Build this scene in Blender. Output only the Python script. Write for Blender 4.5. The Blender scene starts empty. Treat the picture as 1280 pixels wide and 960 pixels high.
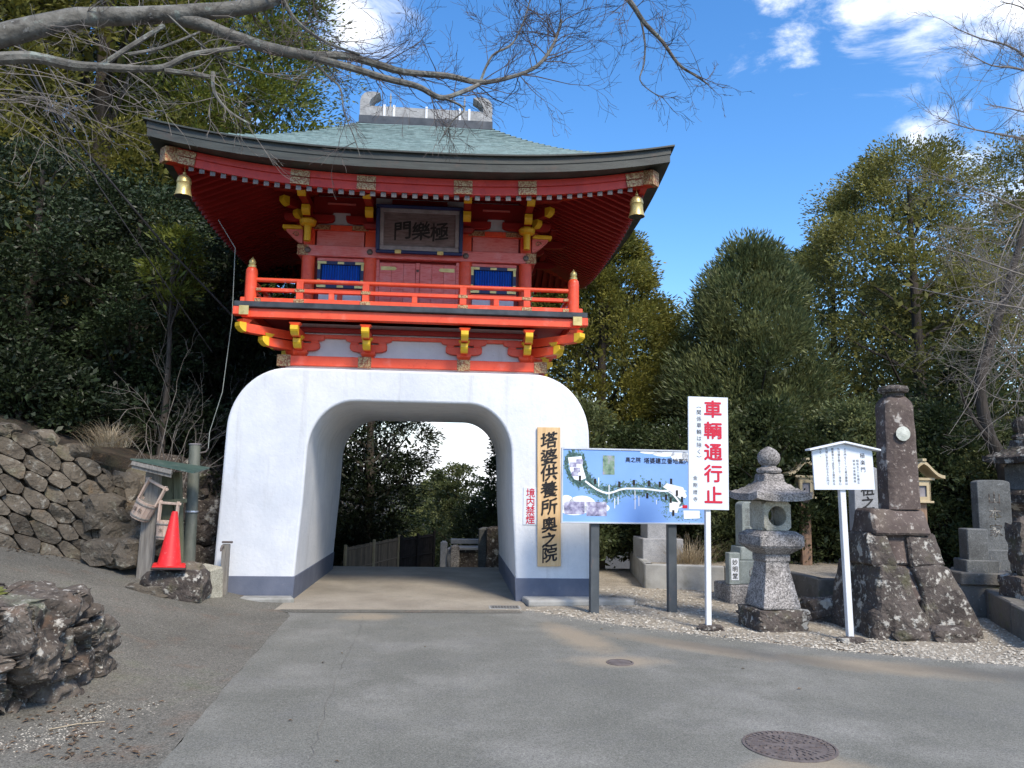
import bpy, bmesh, math, random
import numpy as np
from mathutils import Vector, Matrix, noise

R = math.radians
SC = bpy.context.scene
COL = SC.collection
random.seed(7); RNG = np.random.default_rng(7)

# ------------------------------------------------------------------ camera
EYE = 1.75; FPX = 961.0
YAW, PITCH, ROLL = R(4.5), R(7.2), R(1.0)
_f = np.array([math.sin(YAW)*math.cos(PITCH), math.cos(YAW)*math.cos(PITCH), math.sin(PITCH)])
_r0 = np.array([math.cos(YAW), -math.sin(YAW), 0.0]); _u0 = np.cross(_r0, _f)
_r = _r0*math.cos(ROLL)+_u0*math.sin(ROLL); _u = np.cross(_r, _f)
cam = bpy.data.cameras.new('camera'); cam.lens = 36*FPX/1280; cam.sensor_width = 36
cam.clip_start = 0.05; cam.clip_end = 6000
camo = bpy.data.objects.new('camera', cam); COL.objects.link(camo)
camo.matrix_world = Matrix(((_r[0], _u[0], -_f[0], 0), (_r[1], _u[1], -_f[1], 0), (_r[2], _u[2], -_f[2], EYE), (0, 0, 0, 1)))
SC.camera = camo

def at(px, py, Y):
    """real point seen at a photo pixel, standing at world depth Y"""
    d = _f+_r*(px-640)/FPX-_u*(py-480)/FPX
    p = d*(Y/d[1]); return Vector((p[0], p[1], p[2]+EYE))
def gnd(px, py, z=0.0):
    d = _f+_r*(px-640)/FPX-_u*(py-480)/FPX
    p = d*((z-EYE)/d[2]); return Vector((p[0], p[1], z))
def dirv(px, py):
    d = _f+_r*(px-640)/FPX-_u*(py-480)/FPX
    return Vector(d).normalized()

# ------------------------------------------------------------------ sky, sun, exposure
SUN_EL, SUN_AZ = R(47), R(154)
W = bpy.data.worlds.new('World'); SC.world = W; W.use_nodes = True
nt = W.node_tree; nt.nodes.clear()
def N(t, kind, **kw):
    n = t.nodes.new(kind)
    for k, v in kw.items(): setattr(n, k, v)
    return n
wo = N(nt, 'ShaderNodeOutputWorld'); bg = N(nt, 'ShaderNodeBackground'); bg.inputs[1].default_value = 0.13
sky = N(nt, 'ShaderNodeTexSky', sky_type='NISHITA'); sky.sun_disc = False
sky.sun_elevation = SUN_EL; sky.sun_rotation = SUN_AZ; sky.air_density = 1.0; sky.dust_density = 0.6; sky.ozone_density = 2.2
hs = N(nt, 'ShaderNodeHueSaturation'); hs.inputs['Saturation'].default_value = 1.30; hs.inputs['Hue'].default_value = .503; hs.inputs['Value'].default_value = 1.05
nt.links.new(sky.outputs[0], hs.inputs['Color'])
tc = N(nt, 'ShaderNodeTexCoord')
nz = N(nt, 'ShaderNodeTexNoise'); nz.inputs['Scale'].default_value = 5.0; nz.inputs['Detail'].default_value = 9; nz.inputs['Roughness'].default_value = .62; nz.inputs['Distortion'].default_value = .7
mpn = N(nt, 'ShaderNodeMapping'); mpn.inputs['Scale'].default_value = (1, 1, 2.0); mpn.inputs['Location'].default_value = (1.3, .2, .4)
nt.links.new(tc.outputs['Generated'], mpn.inputs[0]); nt.links.new(mpn.outputs[0], nz.inputs[0])
def M_(op, a, b=None, clamp=False):
    n = N(nt, 'ShaderNodeMath', operation=op); n.use_clamp = clamp
    for i, v in enumerate((a, b)):
        if v is None: continue
        if hasattr(v, 'links'): nt.links.new(v, n.inputs[i])
        else: n.inputs[i].default_value = v
    return n.outputs[0]
# cloud banks: where they stand in the sky (direction, half-size in radians, weight)
total = None
for (px, py, sx, w) in ((1170, -25, .085, .62), (1085, 5, .075, .52), (1250, -40, .10, .5), (1005, 25, .07, .44), (950, 70, .04, .3), (1148, 166, .030, .34), (1178, 148, .030, .38), (1210, 134, .024, .32), (855, 190, .028, .22), (440, 40, .11, .46), (520, 100, .07, .34), (300, 60, .2, .30), (-500, 100, .3, .5), (1900, 50, .35, .5), (900, -900, .3, .4), (640, 5200, .55, .5), (-2600, 2400, .5, .5), (4200, 2600, .5, .5), (640, -4200, .5, .45)):
    d = dirv(px, py)
    dn = N(nt, 'ShaderNodeVectorMath', operation='DISTANCE'); dn.inputs[1].default_value = d
    nt.links.new(tc.outputs['Generated'], dn.inputs[0])
    g = M_('MULTIPLY', M_('SUBTRACT', 1.0, M_('DIVIDE', dn.outputs['Value'], sx*1.9), True), w)
    total = g if total is None else M_('MAXIMUM', total, g)
sep = N(nt, 'ShaderNodeSeparateXYZ'); nt.links.new(tc.outputs['Generated'], sep.inputs[0])
low = M_('MULTIPLY', M_('SUBTRACT', 1.0, M_('DIVIDE', M_('ABSOLUTE', sep.outputs[2]), .20), True), .62)
cl = M_('ADD', M_('MAXIMUM', total, low), M_('MULTIPLY', M_('SUBTRACT', nz.outputs[0], .5), 1.15))
cr = N(nt, 'ShaderNodeValToRGB'); cr.color_ramp.elements[0].position = .22; cr.color_ramp.elements[1].position = .52; cr.color_ramp.interpolation = 'EASE'
nt.links.new(cl, cr.inputs[0])
mx = N(nt, 'ShaderNodeMix', data_type='RGBA'); mx.inputs['B'].default_value = (5.6, 5.75, 6.0, 1)
nt.links.new(cr.outputs[0], mx.inputs['Factor']); nt.links.new(hs.outputs[0], mx.inputs['A'])
nt.links.new(mx.outputs['Result'], bg.inputs[0]); nt.links.new(bg.outputs[0], wo.inputs[0])

sd = bpy.data.lights.new('sun', 'SUN'); sd.energy = 2.4; sd.angle = R(14); sd.color = (1.0, .90, .765)
so = bpy.data.objects.new('sun', sd); COL.objects.link(so)
sv = Vector((math.sin(SUN_AZ)*math.cos(SUN_EL), math.cos(SUN_AZ)*math.cos(SUN_EL), math.sin(SUN_EL)))
so.rotation_euler = sv.to_track_quat('Z', 'Y').to_euler(); so.location = sv*60
vs = SC.view_settings; vs.view_transform = 'Standard'; vs.look = 'None'; vs.gamma = 1.0; vs.exposure = 1.05; vs.use_curve_mapping = False
SC.cycles.max_bounces = 6; SC.cycles.diffuse_bounces = 3; SC.cycles.glossy_bounces = 2; SC.cycles.transmission_bounces = 2; SC.cycles.transparent_max_bounces = 4

# ------------------------------------------------------------------ materials
MATS = {}
def mat(name, cols, scale=4.0, rough=.7, metal=0.0, bump=0.0, bscale=30.0, spots=(), rnd=0.0, stretch=(1, 1, 1), detail=6, island=0.0, transl=0.0, spec=.4, lo=.35, hi=.65, speck=None, disp=.01, bdetail=6):
    if name in MATS: return MATS[name]
    m = bpy.data.materials.new(name); m.use_nodes = True; t = m.node_tree
    b = t.nodes['Principled BSDF']; L = t.links.new
    b.inputs['Roughness'].default_value = rough; b.inputs['Metallic'].default_value = metal; b.inputs['Specular IOR Level'].default_value = spec
    tco = N(t, 'ShaderNodeTexCoord'); oi = N(t, 'ShaderNodeObjectInfo')
    off = N(t, 'ShaderNodeVectorMath', operation='MULTIPLY_ADD'); off.inputs[1].default_value = (1, 1, 1)
    sc = N(t, 'ShaderNodeVectorMath', operation='SCALE'); sc.inputs[0].default_value = (13.1, 7.7, 5.3)
    L(oi.outputs['Random'], sc.inputs['Scale']); L(tco.outputs['Object'], off.inputs[0]); L(sc.outputs[0], off.inputs[2])
    mp = N(t, 'ShaderNodeMapping'); mp.inputs['Scale'].default_value = stretch; L(off.outputs[0], mp.inputs[0])
    vec = mp.outputs[0]
    n1 = N(t, 'ShaderNodeTexNoise'); n1.inputs['Scale'].default_value = scale; n1.inputs['Detail'].default_value = detail; n1.inputs['Roughness'].default_value = .6
    L(vec, n1.inputs[0])
    ramp = N(t, 'ShaderNodeValToRGB'); el = ramp.color_ramp.elements
    k = len(cols)
    while len(el) < max(2, k): el.new(.5)
    for i in range(len(el)):
        c = cols[min(i, k-1)]
        el[i].position = lo+(hi-lo)*i/max(1, len(el)-1); el[i].color = (*c, 1)
    L(n1.outputs[0], ramp.inputs[0]); out = ramp.outputs[0]
    for (c, s, a0, a1, amt, *sx_) in spots:
        n2 = N(t, 'ShaderNodeTexNoise'); n2.inputs['Scale'].default_value = s; n2.inputs['Detail'].default_value = 7; n2.inputs['Roughness'].default_value = .65
        if sx_:
            m2_ = N(t, 'ShaderNodeMapping'); m2_.inputs['Scale'].default_value = sx_[0]; L(off.outputs[0], m2_.inputs[0]); L(m2_.outputs[0], n2.inputs[0])
        else: L(off.outputs[0], n2.inputs[0])
        mr = N(t, 'ShaderNodeMapRange'); mr.inputs[1].default_value = a0; mr.inputs[2].default_value = a1; mr.inputs[4].default_value = amt; L(n2.outputs[0], mr.inputs[0])
        mm = N(t, 'ShaderNodeMix', data_type='RGBA'); mm.inputs['B'].default_value = (*c, 1)
        L(mr.outputs[0], mm.inputs['Factor']); L(out, mm.inputs['A']); out = mm.outputs['Result']
    if speck:
        (s, amt) = speck
        v = N(t, 'ShaderNodeTexVoronoi'); v.inputs['Scale'].default_value = s; L(off.outputs[0], v.inputs[0])
        sp = N(t, 'ShaderNodeSeparateXYZ'); L(v.outputs['Color'], sp.inputs[0])
        mr = N(t, 'ShaderNodeMapRange'); mr.inputs[3].default_value = 1-amt; mr.inputs[4].default_value = 1+amt; L(sp.outputs[0], mr.inputs[0])
        vm = N(t, 'ShaderNodeVectorMath', operation='SCALE'); L(out, vm.inputs[0]); L(mr.outputs[0], vm.inputs['Scale']); out = vm.outputs[0]
    if rnd:
        mr = N(t, 'ShaderNodeMapRange'); mr.inputs[3].default_value = 1-rnd; mr.inputs[4].default_value = 1+rnd; L(oi.outputs['Random'], mr.inputs[0])
        vm = N(t, 'ShaderNodeVectorMath', operation='SCALE'); L(out, vm.inputs[0]); L(mr.outputs[0], vm.inputs['Scale']); out = vm.outputs[0]
    if island:
        ge = N(t, 'ShaderNodeNewGeometry')
        mr = N(t, 'ShaderNodeMapRange'); mr.inputs[3].default_value = 1-island; mr.inputs[4].default_value = 1+island; L(ge.outputs['Random Per Island'], mr.inputs[0])
        vm = N(t, 'ShaderNodeVectorMath', operation='SCALE'); L(out, vm.inputs[0]); L(mr.outputs[0], vm.inputs['Scale']); out = vm.outputs[0]
    L(out, b.inputs['Base Color'])
    if bump:
        n3 = N(t, 'ShaderNodeTexNoise'); n3.inputs['Scale'].default_value = bscale; n3.inputs['Detail'].default_value = bdetail
        L(vec if stretch != (1, 1, 1) else off.outputs[0], n3.inputs[0])
        bp = N(t, 'ShaderNodeBump'); bp.inputs['Strength'].default_value = bump; bp.inputs['Distance'].default_value = disp
        L(n3.outputs[0], bp.inputs['Height']); L(bp.outputs[0], b.inputs['Normal'])
    if transl:
        tr = N(t, 'ShaderNodeBsdfTranslucent'); ms = N(t, 'ShaderNodeMixShader'); ms.inputs[0].default_value = transl
        L(out, tr.inputs[0]); L(b.outputs[0], ms.inputs[1]); L(tr.outputs[0], ms.inputs[2]); L(ms.outputs[0], t.nodes['Material Output'].inputs[0])
    MATS[name] = m; return m

mat('plaster', [(.66, .68, .70), (.73, .74, .745)], 3, .75, bump=.35, bscale=20, spots=[((.55, .57, .59), 1.3, .50, .72, .45), ((.57, .59, .60), 9, .52, .75, .4), ((.44, .44, .42), 5, .55, .74, .55, (1, 1, .10)), ((.42, .43, .43), 34, .60, .70, .35)], disp=.012)
mat('band', [(.105, .122, .165), (.14, .155, .20)], 3, .7, bump=.25, bscale=30, spots=[((.25, .26, .28), 8, .62, .72, .5)])
mat('vermilion', [(.74, .070, .024), (.84, .105, .040)], 3, .40, bump=.12, bscale=30, spots=[((.80, .24, .18), 5, .56, .75, .55), ((.45, .022, .012), 14, .57, .72, .5), ((.22, .05, .035), 40, .64, .72, .5)], stretch=(1, 1, 1))
mat('red_shaded', [(.25, .012, .010), (.32, .018, .013)], 3, .5, spots=[((.20, .012, .010), 12, .55, .7, .5)])  # red lowered so the colour carries the shade under the eaves
mat('red_eave_shaded', [(.46, .026, .012), (.56, .038, .017)], 3, .45, bump=.1, bscale=30, spots=[((.30, .014, .010), 9, .52, .7, .6), ((.58, .10, .08), 6, .6, .75, .4)])  # darker copy of the red, with the eave board's shadow in the colour
mat('red_pinkish', [(.62, .10, .08), (.72, .20, .18), (.64, .12, .09)], 4, .42, bump=.1, bscale=30, stretch=(1, 1, 8), spots=[((.74, .36, .36), 3, .5, .72, .55)])  # red varied by noise with paler pink patches
mat('yellow', [(.72, .43, .018), (.82, .53, .03)], 5, .42, spots=[((.5, .28, .02), 14, .6, .75, .5)])
mat('gold', [(.40, .27, .12), (.52, .38, .20)], 30, .5, metal=.35, bump=.5, bscale=90, spots=[((.22, .04, .02), 44, .47, .53, .85)])
mat('gold_plain', [(.52, .39, .14), (.66, .52, .22)], 8, .38, metal=.55, spots=[((.30, .21, .08), 14, .55, .68, .6)])
mat('cap_metal', [(.12, .105, .092), (.19, .17, .15)], 40, .5, metal=.4, spots=[((.16, .09, .07), 60, .5, .6, .7)])
mat('patina', [(.105, .165, .162), (.175, .245, .238), (.135, .20, .194)], 5, .6, bump=.25, bscale=60, stretch=(1, 1, 1), rnd=.06, spots=[((.25, .325, .31), 7, .55, .75, .6), ((.08, .135, .14), 22, .55, .7, .6)], speck=(9, .16))
mat('patina_edge_shaded', [(.027, .030, .026), (.050, .056, .048)], 4, .55, bump=.2, bscale=40, stretch=(.6, .6, 6), spots=[((.095, .13, .118), 2.2, .58, .75, .5), ((.075, .05, .038), 6, .56, .7, .6)])  # roof copper again, darkened to hold the shade on the fascia
mat('ridge_tile', [(.24, .24, .235), (.36, .36, .35)], 10, .7, bump=.5, bscale=40, spots=[((.13, .13, .135), 16, .52, .66, .7, (1, 1, 4))])
mat('black_metal', [(.035, .04, .045), (.075, .08, .085)], 5, .4, metal=.3, spots=[((.22, .25, .26), 2.5, .62, .75, .5)], stretch=(1, 1, 1))
mat('blue', [(.008, .095, .52), (.014, .14, .62)], 5, .5)
mat('navy', [(.012, .022, .085), (.02, .035, .12)], 5, .45)
mat('plaque_wood', [(.115, .085, .08), (.20, .155, .15)], 6, .75, bump=.3, bscale=20, stretch=(1, 1, 7), spots=[((.06, .04, .035), 5, .5, .7, .6)])
mat('frame_grey', [(.20, .18, .18), (.30, .28, .285)], 8, .6, spots=[((.18, .16, .16), 12, .55, .7, .6)])
mat('ink', [(.012, .011, .011), (.02, .018, .018)], 20, .7)
mat('asphalt', [(.132, .132, .112), (.172, .170, .146)], 1.1, .92, bump=.6, bscale=120, speck=(140, .34), spots=[((.27, .262, .24), .55, .5, .72, .5), ((.135, .135, .128), 1.6, .52, .75, .5), ((.28, .272, .25), 45, .58, .70, .45), ((.11, .105, .095), 38, .58, .72, .45)], disp=.006)
def stain(m, c, blobs, amt):
    t = m.node_tree; L = t.links.new; b = t.nodes['Principled BSDF']; src = b.inputs['Base Color'].links[0].from_socket
    tco = N(t, 'ShaderNodeTexCoord'); nz_ = N(t, 'ShaderNodeTexNoise'); nz_.inputs['Scale'].default_value = 2.6; nz_.inputs['Detail'].default_value = 8; nz_.inputs['Roughness'].default_value = .7; L(tco.outputs['Object'], nz_.inputs[0])
    tot = None
    for (x, y, rx, ry, an) in blobs:
        mp_ = N(t, 'ShaderNodeMapping', vector_type='TEXTURE'); mp_.inputs['Location'].default_value = (x, y, 0); mp_.inputs['Rotation'].default_value = (0, 0, an); mp_.inputs['Scale'].default_value = (rx, ry, 50); L(tco.outputs['Object'], mp_.inputs[0])
        le = N(t, 'ShaderNodeVectorMath', operation='LENGTH'); L(mp_.outputs[0], le.inputs[0])
        mr = N(t, 'ShaderNodeMapRange'); mr.inputs[1].default_value = 1.0; mr.inputs[2].default_value = .0; mr.inputs[4].default_value = 1.0; L(le.outputs['Value'], mr.inputs[0])
        if tot is None: tot = mr.outputs[0]
        else:
            mxn = N(t, 'ShaderNodeMath', operation='MAXIMUM'); L(tot, mxn.inputs[0]); L(mr.outputs[0], mxn.inputs[1]); tot = mxn.outputs[0]
    ad = N(t, 'ShaderNodeMath', operation='MULTIPLY_ADD'); ad.inputs[1].default_value = 1.0; L(tot, ad.inputs[0]); L(nz_.outputs[0], ad.inputs[2])
    mr = N(t, 'ShaderNodeMapRange'); mr.inputs[1].default_value = .72; mr.inputs[2].default_value = 1.25; mr.inputs[4].default_value = amt; L(ad.outputs[0], mr.inputs[0])
    mm = N(t, 'ShaderNodeMix', data_type='RGBA'); mm.inputs['B'].default_value = (*c, 1); L(mr.outputs[0], mm.inputs['Factor']); L(src, mm.inputs['A']); L(mm.outputs['Result'], b.inputs['Base Color'])
stain(MATS['asphalt'], (.33, .265, .18), [(1.72, 7.75, .75, .42, 0), (1.5, 8.9, .45, 1.5, .25), (4.3, 7.5, 1.5, .5, -.45), (2.6, 8.5, 1.6, .35, -.75), (2.3, 4.9, .6, .4, 0), (-1.0, 10.2, .6, .5, 0)], .6)
stain(MATS['asphalt'], (.085, .08, .072), [(3.1, 8.2, 2.2, .35, -.65), (5.2, 7.2, 1.6, .4, -.4)], .55)
mat('asphalt_old', [(.108, .103, .085), (.148, .140, .117)], 1.2, .95, bump=.7, bscale=90, speck=(120, .42), spots=[((.085, .105, .045), 1.2, .58, .75, .45), ((.16, .095, .06), 2.6, .55, .72, .4), ((.30, .28, .24), 40, .59, .66, .7), ((.035, .032, .027), 34, .56, .66, .6)], disp=.008)
mat('slab', [(.24, .21, .165), (.32, .285, .225)], 1.4, .92, bump=.4, bscale=110, speck=(160, .2), spots=[((.17, .15, .11), .9, .5, .7, .6), ((.14, .15, .13), 3, .58, .75, .4)])
mat('concrete', [(.26, .26, .245), (.36, .36, .34)], 3, .9, bump=.4, bscale=40, spots=[((.13, .125, .10), 2.2, .5, .7, .7), ((.10, .12, .05), 4, .6, .75, .5)])
mat('concrete_dark', [(.10, .095, .085), (.19, .18, .16)], 3, .95, bump=.6, bscale=30, spots=[((.05, .045, .04), 3, .5, .7, .7), ((.09, .12, .03), 4, .58, .72, .6), ((.42, .42, .38), 16, .62, .68, .5)], disp=.02)
mat('soil', [(.026, .020, .014), (.055, .042, .029)], 3, 1, bump=1, bscale=30, spots=[((.14, .09, .05), 12, .55, .7, .6), ((.03, .045, .015), 2, .5, .7, .5)], disp=.04)
mat('gravel', [(.28, .245, .19), (.38, .335, .265)], 6, .95, bump=1, bscale=85, speck=(70, .35), spots=[((.20, .17, .12), .9, .52, .72, .6), ((.24, .21, .15), 30, .55, .7, .5)], disp=.02)
mat('pebble', [(.30, .272, .22), (.40, .37, .31)], 40, .9, island=.45)
mat('litter', [(.085, .055, .032), (.15, .10, .06)], 40, .95, island=.5)
mat('granite', [(.185, .172, .16), (.30, .28, .262)], 5, .88, bump=.6, bscale=60, speck=(70, .6), spots=[((.44, .42, .385), 24, .57, .66, .55), ((.095, .085, .075), 3.2, .50, .66, .65), ((.13, .115, .07), 2, .55, .7, .4)])
mat('granite_yel', [(.32, .30, .23), (.42, .395, .31)], 5, .85, bump=.4, bscale=70, speck=(80, .3), spots=[((.22, .20, .15), 4, .5, .7, .5)])
mat('granite_green', [(.19, .215, .20), (.27, .30, .28)], 6, .55, bump=.1, bscale=70, speck=(120, .18), spots=[((.15, .17, .155), 2, .5, .7, .4)])
mat('granite_grey', [(.25, .255, .26), (.35, .355, .36)], 6, .6, bump=.15, bscale=60, speck=(120, .2), spots=[((.15, .15, .15), 3, .52, .7, .5)])
mat('stone_dark', [(.042, .034, .029), (.10, .082, .07)], 3, .94, bump=1, bscale=16, spots=[((.13, .11, .085), 5, .52, .66, .6), ((.46, .44, .385), 5.5, .575, .625, .85), ((.36, .34, .29), 20, .575, .64, .65), ((.085, .09, .03), 2.4, .56, .7, .5)], disp=.05)
mat('stone_purple', [(.058, .042, .036), (.115, .088, .076)], 3, .9, bump=.5, bscale=18, spots=[((.16, .13, .10), 2.2, .52, .7, .5), ((.44, .41, .36), 6, .585, .63, .8), ((.30, .25, .21), 22, .57, .66, .6)], disp=.03)
mat('stone_grave', [(.085, .088, .085), (.15, .155, .15)], 3, .85, bump=.3, bscale=30, spots=[((.27, .28, .27), 16, .58, .68, .6), ((.05, .05, .045), 2.5, .5, .7, .6)], speck=(90, .25))
mat('stone_wall', [(.075, .062, .046), (.15, .127, .096)], 4, .96, bump=1, bscale=20, rnd=.35, spots=[((.28, .265, .225), 10, .56, .66, .7), ((.045, .037, .028), 4, .5, .66, .7), ((.085, .085, .035), 2.5, .55, .7, .5), ((.15, .095, .05), 3.1, .58, .7, .5)], disp=.04)
mat('boulder', [(.060, .048, .038), (.135, .112, .09)], 2.4, .95, bump=1, bscale=11, spots=[((.032, .025, .02), 2.6, .48, .60, .85), ((.15, .085, .05), 3.2, .55, .68, .5), ((.20, .22, .15), 2.1, .56, .68, .5), ((.42, .40, .35), 7, .595, .64, .85), ((.36, .34, .29), 26, .575, .64, .65)], disp=.05)
mat('moss', [(.085, .095, .02), (.15, .155, .04)], 12, 1, bump=1, bscale=60, spots=[((.06, .07, .02), 8, .55, .7, .6)])
mat('lichen', [(.40, .42, .36), (.56, .57, .50)], 14, .95, bump=.6, bscale=60, spots=[((.28, .27, .22), 18, .56, .66, .6)])
mat('wood_new', [(.62, .40, .19), (.74, .52, .28)], 3, .6, stretch=(9, 9, .7), bump=.05)
mat('wood_grey', [(.155, .14, .12), (.27, .25, .215)], 4, .9, stretch=(9, 9, .8), bump=.5, bscale=8, spots=[((.09, .10, .06), 3, .55, .7, .5)])
mat('wood_green', [(.10, .105, .06), (.16, .16, .10)], 4, .9, stretch=(8, 8, .8), bump=.4, bscale=8)
mat('wood_brown', [(.22, .135, .085), (.31, .20, .13)], 4, .8, stretch=(9, 9, .7), bump=.3, bscale=8)
mat('wood_lantern', [(.42, .33, .19), (.56, .46, .29)], 6, .75, bump=.2, bscale=25, spots=[((.25, .19, .11), 6, .55, .7, .6)])
mat('wood_pink', [(.50, .36, .27), (.62, .47, .36)], 5, .75, stretch=(6, 6, 1))
mat('roof_green', [(.045, .085, .065), (.085, .13, .10)], 5, .6, spots=[((.20, .22, .19), 6, .55, .7, .6)])
mat('pole_green', [(.10, .11, .085), (.17, .175, .14)], 4, .6, spots=[((.24, .22, .18), 6, .6, .7, .5)], stretch=(3, 3, 1))
mat('cone_red', [(.66, .014, .016), (.74, .024, .024)], 4, .5, spots=[((.42, .02, .02), 7, .52, .7, .6), ((.62, .20, .18), 22, .60, .70, .5), ((.20, .05, .04), 30, .62, .70, .5)])
mat('rubber', [(.03, .018, .018), (.06, .03, .03)], 8, .8)
mat('white_paint', [(.66, .68, .70), (.74, .76, .78)], 4, .45, spots=[((.60, .58, .54), 5, .62, .75, .4)])
mat('white_post', [(.62, .63, .64), (.70, .71, .71)], 4, .5, spots=[((.20, .09, .05), 5, .66, .70, .8), ((.58, .55, .50), 10, .6, .75, .5)])
mat('sign_white', [(.64, .685, .73), (.70, .74, .78)], 3, .4, spots=[((.54, .57, .58), 4, .55, .75, .5), ((.50, .50, .47), 3, .58, .75, .4, (1, 1, .15))])
mat('sign_red', [(.50, .010, .035), (.56, .015, .042)], 5, .5)
mat('post_slate', [(.045, .055, .062), (.075, .085, .092)], 4, .55, spots=[((.20, .11, .07), 4, .66, .75, .6)])
mat('map_blue', [(.19, .36, .74), (.23, .41, .79)], 1.5, .35)
mat('map_white', [(.80, .84, .88), (.84, .87, .90)], 3, .4)
mat('map_green', [(.09, .20, .18), (.17, .29, .27)], 40, .5, island=.4)
mat('map_photo', [(.05, .06, .10), (.30, .28, .42), (.62, .64, .70)], 13, .5, lo=.3, hi=.7)
mat('map_photo_green', [(.05, .10, .08), (.20, .30, .20), (.40, .34, .46)], 12, .5, lo=.3, hi=.7)
mat('alu', [(.55, .57, .60), (.66, .68, .70)], 4, .4, metal=.5)
mat('iron', [(.12, .10, .092), (.20, .17, .155)], 10, .65, metal=.35, bump=.2, bscale=60, spots=[((.22, .14, .10), 12, .55, .7, .5)])
mat('grate', [(.16, .155, .145), (.24, .23, .21)], 10, .7, metal=.3)
mat('bamboo', [(.20, .155, .105), (.31, .245, .17)], 8, .8, rnd=.3, stretch=(4, 4, .6))
mat('fence_black', [(.018, .016, .015), (.04, .035, .032)], 6, .8, rnd=.2)
mat('bark', [(.034, .028, .022), (.075, .063, .052)], 5, .95, stretch=(3, 3, .6), bump=.8, bscale=9, disp=.03)
mat('bark_light', [(.085, .08, .068), (.17, .165, .145)], 9, .9, bump=.8, bscale=22, spots=[((.04, .037, .032), 8, .52, .64, .8), ((.24, .285, .25), 7, .57, .66, .7), ((.30, .30, .28), 16, .60, .68, .6)], disp=.02)
mat('twig', [(.055, .042, .038), (.10, .08, .07)], 8, .9)
mat('twig_pale', [(.13, .115, .10), (.23, .205, .18)], 8, .9)
mat('straw', [(.36, .29, .19), (.52, .44, .31)], 30, .9, island=.35, transl=.25)
mat('cable', [(.025, .025, .027), (.05, .05, .052)], 6, .6)
mat('wire_pale', [(.30, .32, .28), (.38, .40, .36)], 6, .6)
def leafmat(name, c0, c1, island=.40, tr=.36, sp=.3, scale=1.5):
    return mat(name, [c0, c1], scale, .5, island=island, transl=tr, spec=sp, detail=2, rnd=.12)
leafmat('leaf_shaded', (.012, .020, .009), (.026, .039, .015), tr=.1)  # leaf colour lowered to stand in for the forest's shade
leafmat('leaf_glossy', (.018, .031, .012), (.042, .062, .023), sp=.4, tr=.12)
leafmat('leaf_cedar', (.095, .100, .021), (.23, .215, .045))
leafmat('leaf_cedar_lit', (.075, .100, .017), (.18, .200, .036))  # lit cedar copy: sunlight put into the leaf colour
leafmat('leaf_olive', (.11, .115, .030), (.27, .255, .068))
leafmat('leaf_conifer', (.080, .106, .042), (.20, .220, .088))
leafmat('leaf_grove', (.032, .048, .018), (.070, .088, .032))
leafmat('leaf_dry', (.16, .11, .055), (.25, .18, .10))

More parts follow.
